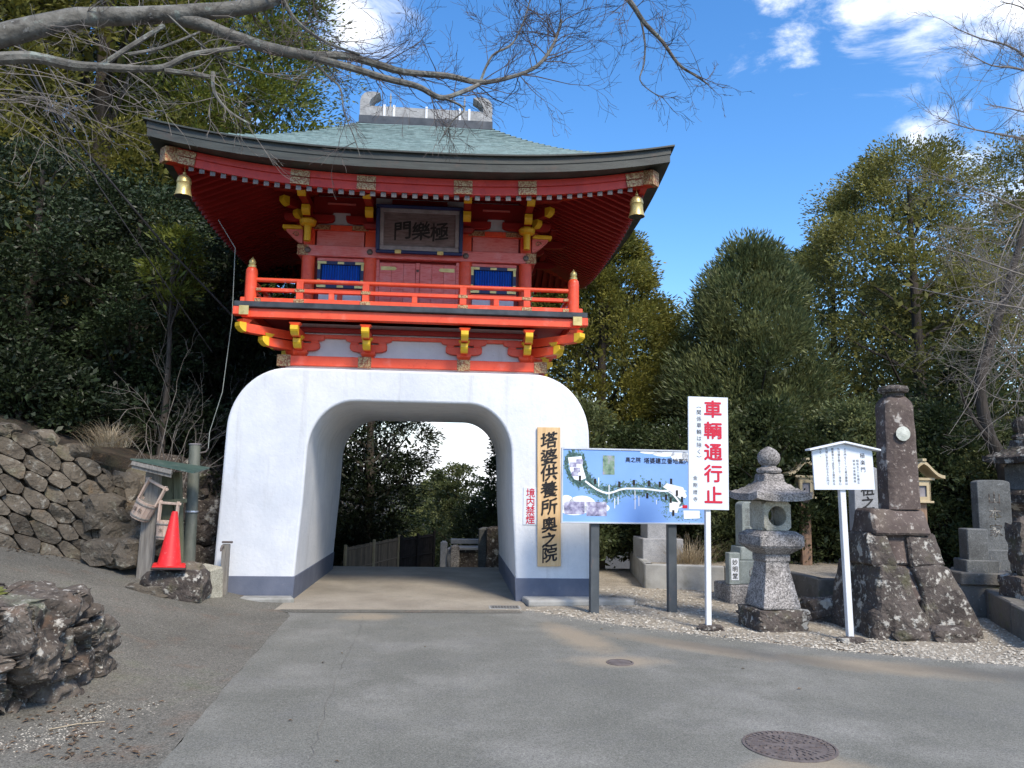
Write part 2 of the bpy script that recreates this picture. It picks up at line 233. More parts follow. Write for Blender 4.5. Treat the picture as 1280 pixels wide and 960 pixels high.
# ------------------------------------------------------------------ mesh helpers
class MB:
    def __init__(s): s.v = []; s.f = []
    def add(s, v, f):
        o = len(s.v); s.v += [tuple(p) for p in v]; s.f += [tuple(i+o for i in q) for q in f]; return s
    def boxb(s, x0, x1, y0, y1, z0, z1, M=None):
        v = [Vector((x, y, z)) for z in (z0, z1) for y in (y0, y1) for x in (x0, x1)]
        if M is not None: v = [M @ p for p in v]
        return s.add(v, [(0, 2, 3, 1), (4, 5, 7, 6), (0, 1, 5, 4), (2, 6, 7, 3), (0, 4, 6, 2), (1, 3, 7, 5)])
    def box(s, c, d, M=None):
        return s.boxb(c[0]-d[0]/2, c[0]+d[0]/2, c[1]-d[1]/2, c[1]+d[1]/2, c[2]-d[2]/2, c[2]+d[2]/2, M)
    def frustum(s, c, w0, d0, w1, d1, z0, z1, M=None):
        v = []
        for (w, d, z) in ((w0, d0, z0), (w1, d1, z1)):
            v += [Vector((c[0]+a*w/2, c[1]+b*d/2, z)) for (a, b) in ((-1, -1), (1, -1), (1, 1), (-1, 1))]
        if M is not None: v = [M @ p for p in v]
        return s.add(v, [(3, 2, 1, 0), (4, 5, 6, 7), (0, 1, 5, 4), (1, 2, 6, 5), (2, 3, 7, 6), (3, 0, 4, 7)])
    def prism(s, poly, a, b, plane='xz', M=None):
        n = len(poly)
        def P(p, t):
            q = {'xz': (p[0], t, p[1]), 'yz': (t, p[0], p[1]), 'xy': (p[0], p[1], t)}[plane]
            return M @ Vector(q) if M is not None else Vector(q)
        v = [P(p, a) for p in poly]+[P(p, b) for p in poly]
        f = [tuple(range(n)), tuple(range(2*n-1, n-1, -1))]+[(i, i+n, (i+1) % n+n, (i+1) % n) for i in range(n)]
        return s.add(v, f)
    def tube(s, pts, rad, n=8, cap=True):
        pts = [Vector(p) for p in pts]; k = len(pts)
        if not hasattr(rad, '__len__'): rad = [rad]*k
        o = len(s.v); prev = None
        for i, p in enumerate(pts):
            t = (pts[min(i+1, k-1)]-pts[max(i-1, 0)])
            t = t.normalized() if t.length > 1e-9 else Vector((0, 0, 1))
            if prev is None: a = t.orthogonal().normalized()
            else:
                a = prev-t*prev.dot(t); a = a.normalized() if a.length > 1e-6 else t.orthogonal().normalized()
            prev = a; b = t.cross(a)
            for j in range(n):
                an = 2*math.pi*j/n; s.v.append(tuple(p+(a*math.cos(an)+b*math.sin(an))*rad[i]))
        for i in range(k-1):
            for j in range(n):
                s.f.append((o+i*n+j, o+i*n+(j+1) % n, o+(i+1)*n+(j+1) % n, o+(i+1)*n+j))
        if cap:
            s.f.append(tuple(o+j for j in range(n-1, -1, -1))); s.f.append(tuple(o+(k-1)*n+j for j in range(n)))
        return s
    def cyl(s, p0, p1, r0, r1=None, n=12): return s.tube([p0, p1], [r0, r0 if r1 is None else r1], n)
    def lathe(s, prof, c=(0, 0, 0), n=16, a0=0.0, sq=1.0):
        o = len(s.v); k = len(prof)
        for (r, z) in prof:
            for j in range(n):
                an = a0+2*math.pi*j/n; s.v.append((c[0]+r*math.cos(an), c[1]+r*math.sin(an)*sq, c[2]+z))
        for i in range(k-1):
            for j in range(n): s.f.append((o+i*n+j, o+i*n+(j+1) % n, o+(i+1)*n+(j+1) % n, o+(i+1)*n+j))
        s.f.append(tuple(o+j for j in range(n-1, -1, -1))); s.f.append(tuple(o+(k-1)*n+j for j in range(n)))
        return s
    def build(s, name, m, parent=None, smooth=False, bevel=0.0, seg=1, local=False, origin=None):
        off = Vector((0, 0, 0))
        if parent is not None and not local: off = Vector(ROOTLOC.get(parent.name, (0, 0, 0)))
        if origin is not None: off = off+Vector(origin)-(off if parent is not None else Vector((0, 0, 0)))
        me = bpy.data.meshes.new(name)
        me.from_pydata([(p[0]-off.x, p[1]-off.y, p[2]-off.z) for p in s.v], [], s.f); me.update()
        if smooth:
            me.polygons.foreach_set('use_smooth', [True]*len(me.polygons)); me.set_sharp_from_angle(angle=R(42))
        me.materials.append(MATS[m])
        o = bpy.data.objects.new(name, me); COL.objects.link(o)
        if parent is not None:
            o.parent = parent; ROOTLOC[o.name] = ROOTLOC.get(parent.name, (0, 0, 0))
            if origin is not None: o.location = Vector(origin)-Vector(ROOTLOC[o.name])
        elif origin is not None: o.location = origin; ROOTLOC[o.name] = tuple(origin)
        if bevel:
            b = o.modifiers.new('bevel', 'BEVEL'); b.width = bevel; b.segments = seg; b.limit_method = 'ANGLE'; b.angle_limit = R(40)
        return o
ROOTLOC = {}
def tag(o, label, cat=None, group=None, kind=None):
    o['label'] = label
    if cat: o['category'] = cat
    if group: o['group'] = group
    if kind: o['kind'] = kind
    return o
def thing(name, label, cat, loc, group=None, rz=0.0):
    o = bpy.data.objects.new(name, None); COL.objects.link(o); o.location = loc; o.rotation_euler = (0, 0, rz); o.empty_display_size = .2
    ROOTLOC[o.name] = tuple(loc); return tag(o, label, cat, group)
def struct(o, label=None):
    o['kind'] = 'structure'
    if label: o['label'] = label
    return o
def inst(o, loc, rot=(0, 0, 0), scale=(1, 1, 1), parent=None):
    c = o.copy(); COL.objects.link(c); c.parent = parent if parent is not None else o.parent
    c.location = loc; c.rotation_euler = rot; c.scale = scale; ROOTLOC[c.name] = ROOTLOC.get(o.name, (0, 0, 0)); return c
def copytree(o, loc, rz=0.0, scale=None, label=None):
    c = o.copy(); COL.objects.link(c); c.location = loc; c.rotation_euler = (0, 0, rz); ROOTLOC[c.name] = tuple(loc)
    if scale: c.scale = scale
    if label: c['label'] = label
    for ch in list(o.children):
        d = ch.copy(); COL.objects.link(d); d.parent = c
        for g in list(ch.children):
            e = g.copy(); COL.objects.link(e); e.parent = d
    return c
def Mloc(loc, rz=0.0, rx=0.0, ry=0.0):
    return Matrix.Translation(loc) @ Matrix.Rotation(rz, 4, 'Z') @ Matrix.Rotation(ry, 4, 'Y') @ Matrix.Rotation(rx, 4, 'X')

GLY = {}
def glyph(ch):
    key = ch
    if key in GLY: return GLY[key]
    cu = bpy.data.curves.new('t', 'FONT'); cu.body = ch; cu.size = 1.0; cu.resolution_u = 3
    o = bpy.data.objects.new('t', cu); COL.objects.link(o)
    dg = bpy.context.evaluated_depsgraph_get(); me = o.evaluated_get(dg).to_mesh()
    v = [tuple(p.co) for p in me.vertices]; f = [tuple(p.vertices) for p in me.polygons]
    o.evaluated_get(dg).to_mesh_clear(); bpy.data.objects.remove(o); bpy.data.curves.remove(cu)
    if v:
        xs = [p[0] for p in v]; ys = [p[1] for p in v]
        # centre of the em box, so that strokes keep their place in the square
        cx = .5 if max(xs) > .55 else (min(xs)+max(xs))/2
        v = [(p[0]-cx, p[1]-.36) for p in v]
    GLY[key] = (v, f); return GLY[key]
def letters(mb, text, pos, size, M, bold=0.0, step=None, vertical=True, wx=1.0, brush=0.0):
    """flat lettering in the plane of M (local x right, z up, facing -y); heavier strokes are overprinted"""
    x, z = pos; step = step or size
    over = [(0, 0)] if bold < .009 else [(0, 0), (-bold, bold*.5), (bold, -bold*.5), (bold*.6, bold), (-bold*.6, -bold)]
    for i, ch in enumerate(text):
        if ch == ' ': continue
        v, f = glyph(ch)
        cx, cz = (x, z-i*step) if vertical else (x+i*step, z)
        for k, (ox, oz) in enumerate(over):
            q = []
            for (a, b) in v:
                a, b = (a+ox)*size*wx, (b+oz)*size
                if brush:
                    b += a*brush*.30
                    n = noise.noise(Vector((a*7/size, b*7/size, i*3.1)))*brush*.09*size; a += n; b += n*.7
                q.append(M @ Vector((cx+a, -.0004*k, cz+b)))
            mb.add(q, f)
    return mb
# ------------------------------------------------------------------ terrain and paving
WALLX = [-16, -9.5, -6.25, -5.35, -4.75, -4.35, -3.95, -3.6]
WALLY = [6.6, 8.7, 10.15, 10.85, 11.35, 12.2, 13.2, 19.0]
def ywall(x): return float(np.interp(x, WALLX, WALLY, right=60))
def H0(x, y):
    h = 0.0; d = -x-2.3
    if d > 0:
        d2 = min(d, 12.0); h += .30*d2*d2/(d2+.9)*min(1, max(.30, (y-1.5)/7.5))
    if y > 16.0: h -= min(.20*(y-16.0)**1.0, 2.4+.02*(y-16))*(1.0 if x > -3.4 else max(0, 1-(-3.4-x)/2.0))
    return h
def H(x, y):
    h = H0(x, y)
    b = y-ywall(x)
    if x < -3.5 and b > 0:
        t = min(1, max(0, (b-.12)/.45)); t = t*t*(3-2*t)
        h += t*1.45*min(1, max(.35, (-3.6-x)/.9))+.09*max(0, min(b, 14)-.4)*min(1, (-3.5-x)/1.2)
    if y > 24: h -= min(22, (y-24)*.12)
    if x > 12: h -= min(18, (x-12)*.14)
    return h
def grid(mb, rows):
    o = len(mb.v); n = len(rows[0])
    for r in rows: mb.v += [tuple(p) for p in r]
    for i in range(len(rows)-1):
        for j in range(n-1): mb.f.append((o+i*n+j, o+i*n+j+1, o+(i+1)*n+j+1, o+(i+1)*n+j))
    return mb
def nonlin(a, b, step, far):
    c = list(np.arange(a, b+1e-6, step)); s = step
    lo, hi = [], []; x = a
    while x > -far: s *= 1.35; x -= s; lo.append(x)
    s = step; x = b
    while x < far: s *= 1.35; x += s; hi.append(x)
    return lo[::-1]+c+hi
xs = nonlin(-14, 14, .32, 2500); ys = nonlin(-3, 30, .32, 2500)
def gz(x, y):
    w = .10*noise.noise(Vector((x*.6, y*.6, 3))) if (x < -4.5 and y > ywall(x)+.4) or y > 20 else 0
    return H(x, y)-.05+w
struct(grid(MB(), [[(x, y, gz(x, y)) for x in xs] for y in ys]).build('ground', 'soil', smooth=True), 'dark leaf-littered earth under the trees')

EY = [-40, 4.2, 5.2, 6.0, 6.75, 7.2, 7.54, 7.84, 8.19, 8.56, 8.95, 9.30, 9.67, 10.2, 10.62, 10.80]
EX = [26, 26, 16, 11.0, 8.2, 6.7, 5.78, 5.1, 4.3, 3.75, 3.16, 2.70, 2.2, 1.7, 1.25, 1.08]
def edge(y): return float(np.interp(y, EY, EX))+.03*noise.noise(Vector((0, y*2.3, 9)))
def seam(y): return float(np.interp(y, [-6, 4.5, 7, 9.2, 10.4, 10.75], [-1.35, -1.66, -1.83, -1.93, -1.97, -2.25]))+.02*noise.noise(Vector((4, y*3, 0)))
rows = []
for y in np.arange(-6, 10.76, .25):
    a, b = seam(y), edge(y); rows.append([(a+(b-a)*t, y, H0(a+(b-a)*t, y)+.004) for t in np.linspace(0, 1, 40)])
struct(grid(MB(), rows).build('road', 'asphalt', smooth=True), 'grey asphalt road in front of the gate')
rows = []
for t in np.linspace(0, 1, 46):
    r = []
    for k in np.linspace(0, 1, 44):
        y0 = -6; xx = -18+k*15.9
        ye = 11.50 if xx > -3.97 else ywall(xx)+.12
        y = y0+(ye-y0)*t; x = xx
        sx = seam(min(y, 10.7)); x = -18+(sx+18)*k if True else xx
        r.append((x, y, H0(x, y)+.003))
    rows.append(r)
struct(grid(MB(), rows).build('side_road', 'asphalt_old', smooth=True), 'dark old asphalt lane climbing to the left')
rows = []
for y in np.arange(10.70, 26, .3):
    wd = 0 if y < 15.5 else (y-15.5)*.25
    rows.append([(x, y, H0(x, y)+.006) for x in np.linspace(-2.3-wd*.4, 1.12+wd, 12)])
struct(grid(MB(), rows).build('path', 'slab', smooth=True), 'beige concrete floor running through the arch')
rows = []
for y in np.concatenate([np.arange(4.3, 10.9, .2), np.arange(10.9, 19, .4)]):
    a = edge(y)-.04 if y < 10.8 else (1.06 if y < 11.5 else 2.0)
    rows.append([(a+(17-a)*t, y, H0(a+(17-a)*t, y)+.001+.02*noise.noise(Vector((a+t*14, y, 1)))*min(1, t*6)-(.012 if t == 0 else 0)) for t in np.linspace(0, 1, 40)])
struct(grid(MB(), rows).build('gravel_ground', 'gravel', smooth=True), 'pale gravel bed beside the road')
# strip of newer asphalt and dark joint in front of the arch
mb = MB(); mb.add([(-2.0, 10.50, .0085), (1.02, 10.50, .0085), (1.0, 10.72, .0085), (-2.2, 10.72, .0085)], [(0, 1, 2, 3)])
struct(mb.build('road_patch', 'asphalt_old'), 'narrow darker asphalt strip before the arch floor')
# crack lines
mb = MB()
for pts in ([(447, 795), (430, 830), (405, 890), (385, 960)], [(447, 795), (455, 768)]):
    pp = []
    for i in range(len(pts)-1):
        for t in np.linspace(0, 1, 9)[:-1]:
            g = gnd(pts[i][0]*(1-t)+pts[i+1][0]*t, pts[i][1]*(1-t)+pts[i+1][1]*t)
            pp.append((g.x+random.uniform(-.02, .02), g.y))
    for i in range(len(pp)-1):
        (x0, y0), (x1, y1) = pp[i], pp[i+1]; w = random.uniform(.001, .0028)
        mb.add([(x0-w, y0, H0(x0, y0)+.0095), (x0+w, y0, H0(x0, y0)+.0095), (x1+w, y1, H0(x1, y1)+.0095), (x1-w, y1, H0(x1, y1)+.0095)], [(0, 1, 2, 3)])
struct(mb.build('road_crack', 'concrete_dark'), 'thin dark cracks across the asphalt')

def pebbles(n, sampler, r0, r1, seed):
    rg = np.random.default_rng(seed); mb = MB()
    for i in range(n):
        p = sampler(rg)
        if p is None: continue
        r = rg.uniform(r0, r1); a = rg.uniform(0, 6.28); s = rg.uniform(.6, 1.3)
        c, d = math.cos(a), math.sin(a)
        q = [(1, 0, .1), (.2, .9, .0), (-.9, .4, .1), (-.6, -.8, 0), (.5, -.9, .1), (rg.uniform(-.3, .3), rg.uniform(-.3, .3), rg.uniform(.5, .9))]
        mb.add([(p[0]+r*(x*c-y*s*d), p[1]+r*(x*d+y*s*c), p[2]+r*z*.8) for (x, y, z) in q], [(0, 1, 5), (1, 2, 5), (2, 3, 5), (3, 4, 5), (4, 0, 5)])
    return mb
def s_gravel(rg):
    y = 6.9+(rg.random()**1.5)*6; a = edge(y) if y < 10.8 else 2.1
    x = a+(rg.random()**1.3)*min(9-a, 7); return (x, y, H0(x, y)+.004)
tag(pebbles(9000, s_gravel, .010, .026, 3).build('gravel', 'pebble'), 'loose pale pebbles spread over the gravel bed', 'gravel', kind='stuff')
def s_left(rg):
    t = rg.random(); k = rg.normal(0, .13)
    g = gnd(20+150*t, 915-58*t, .12); x, y = g.x+k*1.2+rg.normal(0, .1), g.y+k-.05
    return (x, y, H0(x, y)+.004)
tag(pebbles(800, s_left, .003, .009, 4).build('loose_gravel', 'pebble'), 'scattered gravel and grit on the lane by the big boulder', 'gravel', kind='stuff')
def s_edge(rg):
    y = rg.uniform(6.2, 10.8); x = edge(y)-abs(rg.normal(0, .13)); return (x, y, H0(x, y)+.005)
tag(pebbles(900, s_edge, .004, .012, 5).build('stray_gravel', 'pebble'), 'stray pebbles spilled over the road edge', 'gravel', kind='stuff')
rg = np.random.default_rng(11); mb = MB()
for i in range(800):
    k = i % 5
    if k in (0, 1):
        x = rg.uniform(-7, -4.3); y = ywall(x)-abs(rg.normal(0, .16))-.02
    elif k == 2: y = rg.uniform(8, 13); x = 2.2+rg.random()*5; x = max(x, edge(min(y, 10.7)))
    elif k == 3:
        g = gnd(rg.uniform(0, 170), rg.uniform(860, 930), .1); x, y = g.x+rg.normal(0, .2), g.y
    else: x = rg.uniform(-6, 6); y = rg.uniform(3.5, 10.4)
    if k == 4 and rg.random() < .85: continue
    a = rg.uniform(0, 6.28); L = rg.uniform(.012, .035); z = H0(x, y)+.012
    c, s = math.cos(a)*L, math.sin(a)*L
    mb.add([(x-c, y-s, z), (x-s*.4, y+c*.4, z+.006), (x+c, y+s, z), (x+s*.4, y-c*.4, z+.008)], [(0, 1, 2, 3)])
tag(mb.build('fallen_leaves', 'litter'), 'brown fallen leaves along the wall foot and road edge', 'leaves', kind='stuff')
# ------------------------------------------------------------------ the gate
XC, YF, YB, YC = -.59, 11.55, 15.4, 13.35
gate = thing('temple_gate', 'white plastered arch gate with vermilion balcony storey and curved copper roof', 'gate', (XC, YC, 0))
def arc(cx, cz, rx, rz, a0, a1, n=12): return [(cx+rx*math.cos(R(a0+(a1-a0)*i/n)), cz+rz*math.sin(R(a0+(a1-a0)*i/n))) for i in range(n+1)]
outer_r = [(2.76, -.1), (2.735, .8), (2.71, 1.6)]+arc(1.84, 2.42, .85, .95, 0, 90, 14)
inner_r = [(1.625, -.1), (1.58, .7), (1.535, 1.4)]+arc(.84, 2.12, .67, .77, 0, 90, 14)
poly = [(XC-x, z) for (x, z) in outer_r]+[(XC+x, z) for (x, z) in outer_r[::-1]]+[(XC+x, z) for (x, z) in inner_r]+[(XC-x, z) for (x, z) in inner_r[::-1]]
base = MB().prism(poly, YF, YB).build('plaster_arch', 'plaster', gate, smooth=True, bevel=.035, seg=3)
for s in (-1, 1):
    xo, xi = XC+s*2.772, XC+s*1.612; a, b = min(xo, xi), max(xo, xi)
    v = []
    for (z, k) in ((-.1, .0), (.335, .022)):
        aa, bb = (a+k*.5, b+k) if s < 0 else (a-k, b-k*.5)
        v += [(aa, YF-.009, z), (bb, YF-.009, z), (bb, YB+.009, z), (aa, YB+.009, z)]
    MB().add(v, [(3, 2, 1, 0), (4, 5, 6, 7), (0, 1, 5, 4), (1, 2, 6, 5), (2, 3, 7, 6), (3, 0, 4, 7)]).build('base_band', 'band', base, bevel=.006)
BT = 3.37
def ring(name, hx, hy, w, z0, z1, m, parent=gate, bevel=.008):
    """four beams round the gate centre, each an object of its own"""
    out = []
    for (x0, x1, y0, y1) in ((XC-hx, XC+hx, YC-hy, YC-hy+w), (XC-hx, XC+hx, YC+hy-w, YC+hy), (XC-hx, XC-hx+w, YC-hy+w, YC+hy-w), (XC+hx-w, XC+hx, YC-hy+w, YC+hy-w)):
        out.append(MB().boxb(x0, x1, y0, y1, z0, z1).build(name, m, parent, bevel=bevel))
    return out
hyb = YC-11.68
MB().boxb(XC-1.93, XC+1.93, YC-1.60, YC+1.60, BT-.02, BT+.06).build('plinth', 'plaster', gate)
lower = ring('ground_beam', 2.03, hyb, .16, BT+.055, 3.575, 'vermilion')
plate_me = MB().boxb(-.10, .10, -.006, .006, -.088, .088).build('gold_fitting', 'gold', lower[0], local=True, bevel=.004)
plate_me.location = (-1.945, -hyb-.002, 3.496)
for x in (-.74, .76, 1.945): inst(plate_me, (x, -hyb-.002, 3.496))
for s in (-1, 1): inst(plate_me, (s*2.032, -hyb+.09, 3.496), rot=(0, 0, R(90)))
# white wall behind the balcony brackets
MB().boxb(XC-1.82, XC+1.82, YC-1.52, YC+1.52, 3.43, 4.10).build('bracket_wall', 'plaster', gate)
ring('through_beam', 1.90, 1.60, .10, 3.955, 4.03, 'red_shaded')
ring('head_beam', 1.885, 1.585, .10, 3.868, 3.925, 'vermilion')

def boat(w, h, ear=.06, n=5):
    """bracket-arm profile: flat top, rounded undersides"""
    pts = [(-w/2, h), (-w/2, h*.45)]
    pts += [(-w/2+.16*(1-math.cos(R(90*i/n)))+0, h*.45*(1-math.sin(R(90*i/n)))) for i in range(1, n+1)]
    return pts+[(-x, z) for (x, z) in pts[::-1]]
def arm_profile(L, h):
    """forward arm seen from the side: y grows forward, nose curved under"""
    return [(0, 0), (L-.16, 0), (L-.06, h*.12), (L-.015, h*.42), (L, h*.62), (L, h), (0, h)]
def nose_profile(L, h, e=.006):
    return [(L-.10, -e+h*.06), (L-.05, h*.13), (L-.008, h*.42), (L+e, h*.60), (L+e, h+e), (L-.10, h+e)]
def bracket(x, y, z, ang, tier=((.16, .36), (.31, .60)), h=.13, w=.10, lateral=True, scale=1.0, name='bracket'):
    """one bracket set; local -y is forward, built at (x, y, z) and turned by ang"""
    M = Mloc((x, y, z), ang)
    b = MB(); b.frustum((0, 0), .15, .15, .22, .22, 0, .05, M); b.boxb(-.11, .11, -.11, .11, .05, .10, M)
    if lateral:
        b.prism([(q[0], q[1]+.085) for q in boat(.56, .12)], -.06, .06, 'xz', M)
        b.prism([(q[0], q[1]+.235) for q in boat(.70, .09)], -.055, .055, 'xz', M)
        for sx in (-.21, .21): b.boxb(sx-.06, sx+.06, -.068, .068, .2055, .2345, M)
    for (zz, L) in tier:
        b.prism([(-p[0], p[1]+zz-.08) for p in arm_profile(L, h)][::-1], -w/2, w/2, 'yz', M)
    o = b.build(name, 'vermilion', gate, bevel=.004)
    for (zz, L) in tier:
        MB().prism([(-p[0], p[1]+zz-.08) for p in nose_profile(L, h)][::-1], -w/2-.005, w/2+.005, 'yz', M).build('nose', 'yellow', o)
        # small bearing block on the arm
        MB().frustum((0, -L+.10), .10, .10, .17, .15, zz-.08+h+.004, zz-.08+h+.055, M).build('bearing_block', 'yellow' if zz == tier[0][0] else 'vermilion', o)
    return o
YW = 12.0-.18
for dx in (-1.72, -.70, .76, 1.83-.11):
    bracket(XC+dx, 11.80, 3.58, 0)
for s in (-1, 1):
    for yy in (12.7, 14.0): bracket(XC+s*1.83, yy, 3.58, s*R(90))
    bracket(XC+s*1.80, 11.80, 3.58, s*R(45), tier=((.16, .60), (.31, .98)), lateral=False, w=.12)
    bracket(XC+s*1.80, 14.9, 3.58, s*R(135), tier=((.16, .60), (.31, .98)), lateral=False, w=.12)
# balcony
HD, HDY = 2.585, YC-11.15
db = ring('deck_beam', HD-.10, HDY-.05, .13, 4.045, 4.178, 'vermilion')
MB().boxb(XC-HD+.12, XC+HD-.12, YC-HDY+.1, YC+HDY-.1, 4.182, 4.235).build('deck', 'red_shaded', gate)
for e in ring('deck_edge', HD, HDY, .16, 4.182, 4.272, 'black_metal', bevel=.012): pass
for s in (-1, 1):       # corner sockets with gold plates
    c = MB().boxb(XC+s*(HD-.10)-.10, XC+s*(HD-.10)+.10, YC-HDY-.012, YC-HDY+.16, 4.07, 4.185).build('corner_block', 'vermilion', gate, bevel=.005)
    MB().boxb(XC+s*(HD-.155)-.07, XC+s*(HD-.155)+.07, YC-HDY-.022, YC-HDY-.010, 4.062, 4.20).build('gold_plate', 'gold_plain', c, bevel=.006)
    MB().boxb(XC+s*(HD+.004)-.006, XC+s*(HD+.004)+.006, YC-HDY+.0, YC-HDY+.13, 4.06, 4.19).build('gold_plate', 'gold', c, bevel=.006)
# railing
rail = MB().boxb(XC-HD+.06, XC+HD-.06, YC-HDY+.10, YC-HDY+.20, 4.276, 4.350).build('railing', 'vermilion', gate, bevel=.008)
rail['label'] = 'vermilion balcony railing with gold-capped corner posts'
yr = YC-HDY+.15
MB().boxb(XC-HD+.06, XC-HD+.16, yr+.06, YC+HDY-.1, 4.276, 4.350).build('bottom_rail', 'vermilion', rail, bevel=.008)
MB().boxb(XC+HD-.16, XC+HD-.06, yr+.06, YC+HDY-.1, 4.276, 4.350).build('bottom_rail', 'vermilion', rail, bevel=.008)
MB().boxb(XC-HD+.06, XC+HD-.06, YC+HDY-.2, YC+HDY-.10, 4.276, 4.350).build('bottom_rail', 'vermilion', rail, bevel=.008)
hp = 2.39
ysd = (yr, YC+HDY-.15)
for (z, h, w) in ((4.475, .055, .065),):
    for yy in ysd: MB().boxb(XC-hp, XC+hp, yy-w/2, yy+w/2, z-h/2, z+h/2).build('middle_rail', 'vermilion', rail, bevel=.006)
    for s in (-1, 1): MB().boxb(XC+s*hp-w/2, XC+s*hp+w/2, yr+.05, ysd[1]-.05, z-h/2, z+h/2).build('middle_rail', 'vermilion', rail, bevel=.006)
for yy in ysd: MB().cyl((XC-hp, yy, 4.625), (XC+hp, yy, 4.625), .033, n=12).build('top_rail', 'vermilion', rail, smooth=True)
for s in (-1, 1): MB().cyl((XC+s*hp, yr, 4.625), (XC+s*hp, ysd[1], 4.625), .033, n=12).build('top_rail', 'vermilion', rail, smooth=True)
post = MB().lathe([(.085, 0), (.085, .46), (.080, .50), (.06, .53), (.045, .535)], (0, 0, 0), 18).build('post', 'vermilion', rail, smooth=True, local=True)
cap = MB().lathe([(.058, .53), (.060, .56), (.045, .575), (.05, .60), (.052, .62), (.036, .65), (.014, .672), (.003, .695)], (0, 0, 0), 16).build('post_cap', 'gold_plain', rail, smooth=True, local=True)
first = True
for sx in (-1, 1):
    for yy in ysd:
        loc = (sx*hp, yy-YC, 4.272)
        if first: post.location = loc; cap.location = loc; first = False
        else: inst(post, loc); inst(cap, loc)
tall = MB().boxb(-.05, .05, -.04, .04, 0, .265).build('baluster', 'vermilion', rail, local=True, bevel=.006); tall.location = (-1.68, yr-YC, 4.35)
low = MB().boxb(-.04, .04, -.034, .034, 0, .10).build('baluster', 'vermilion', rail, local=True, bevel=.006); low.location = (-1.22, yr-YC, 4.35)
gp = MB().boxb(-.075, .075, -.006, .006, -.03, .03).build('gold_fitting', 'gold', rail, local=True, bevel=.003); gp.location = (-1.68, yr-YC-.058, 4.312)
for x in (-.72, .72, 1.68): inst(tall, (x, yr-YC, 4.35))
for x in (0.0, 1.22): inst(low, (x, yr-YC, 4.35))
for x in (-.72, .72, 1.68): inst(gp, (x, yr-YC-.058, 4.312))
for x in (-1.68, -.72, .72, 1.68): inst(gp, (x, yr-YC-.042, 4.475), scale=(.95, 1, .8))
for x in (-2.27, 2.27): inst(gp, (x, yr-YC-.058, 4.312), scale=(.6, 1, .9)); inst(gp, (x, yr-YC-.042, 4.475), scale=(.5, 1, .7))
for s in (-1, 1):
    for y in (-1.1, 0, 1.1): inst(tall, (s*hp, y, 4.35), rot=(0, 0, R(90)))
for x in (-1.68, -.72, .72, 1.68): inst(tall, (x, ysd[1]-YC, 4.35))
# upper storey walls: columns, lintels, panels
ZD = 4.24
HBX, HBY = 1.715, 1.35
core = MB().boxb(XC-HBX+.05, XC+HBX-.05, YC-HBY+.05, YC+HBY-.05, ZD, 6.55).build('storey_core', 'red_shaded', gate)
colm = MB().lathe([(.105, 0), (.105, .96)], (0, 0, 0), 20).build('column', 'vermilion', gate, smooth=True, local=True); colm.location = (-HBX, -HBY, ZD)
for (x, y) in ((-.755, -HBY), (.755, -HBY), (HBX, -HBY), (-HBX, HBY), (HBX, HBY), (-HBX, 0), (HBX, 0), (-.755, HBY), (.755, HBY)): inst(colm, (x, y, ZD))
lint = ring('lintel', HBX+.155, HBY+.095, .14, 5.20, 5.375, 'red_pinkish')
for s in (-1, 1):
    MB().boxb(XC+s*(HBX+.08)-.085, XC+s*(HBX+.08)+.085, YC-HBY-.102, YC-HBY-.094, 5.205, 5.37).build('gold_end', 'gold', lint[0])
for x in (-HBX, -.755, .755, HBX):
    MB().lathe([(.05, 0), (.05, .014), (.03, .026), (.006, .03)], (0, 0, 0), 6).build('boss', 'cap_metal', lint[0], local=True).matrix_local = Matrix.Translation((x, -HBY-.101, 5.288)) @ Matrix.Rotation(R(90), 4, 'X')
up = ring('upper_beam', HBX+.05, HBY+.05, .12, 5.635, 5.725, 'vermilion')
for x in (-1.52, -.92, .92, 1.52):
    MB().boxb(XC+x-.13, XC+x+.13, YC-HBY-.057, YC-HBY-.049, 5.64, 5.72).build('gold_fitting', 'gold', up[0])
for (a, b) in ((-1.60, -.86), (.86, 1.60)):
    MB().boxb(XC+a, XC+b, YC-HBY-.02, YC-HBY+.06, 5.377, 5.633).build('wall_panel', 'red_pinkish', gate, bevel=.004)
MB().boxb(XC-.70, XC+.70, YC-HBY-.015, YC-HBY+.06, 5.377, 5.633).build('wall_panel', 'red_pinkish', gate, bevel=.004)
for s in (-1, 1):      # side walls of planks
    for k in range(9):
        y0 = YC-HBY+.15+k*.27; MB().boxb(XC+s*(HBX-.02)-.02, XC+s*(HBX-.02)+.02, y0+.004, y0+.262, ZD, 5.195).build('wall_plank', 'red_pinkish', gate, bevel=.003)
    MB().boxb(XC+s*(HBX-.02)-.02, XC+s*(HBX-.02)+.02, YC-HBY+.12, YC+HBY-.12, 5.38, 5.63).build('wall_panel', 'red_pinkish', gate)
for x in (-HBX, -.755, .755, HBX):    # short struts above the lintel
    MB().boxb(XC+x-.085, XC+x+.085, YC-HBY-.045, YC-HBY+.06, 5.377, 5.633).build('strut', 'vermilion', gate, bevel=.004)
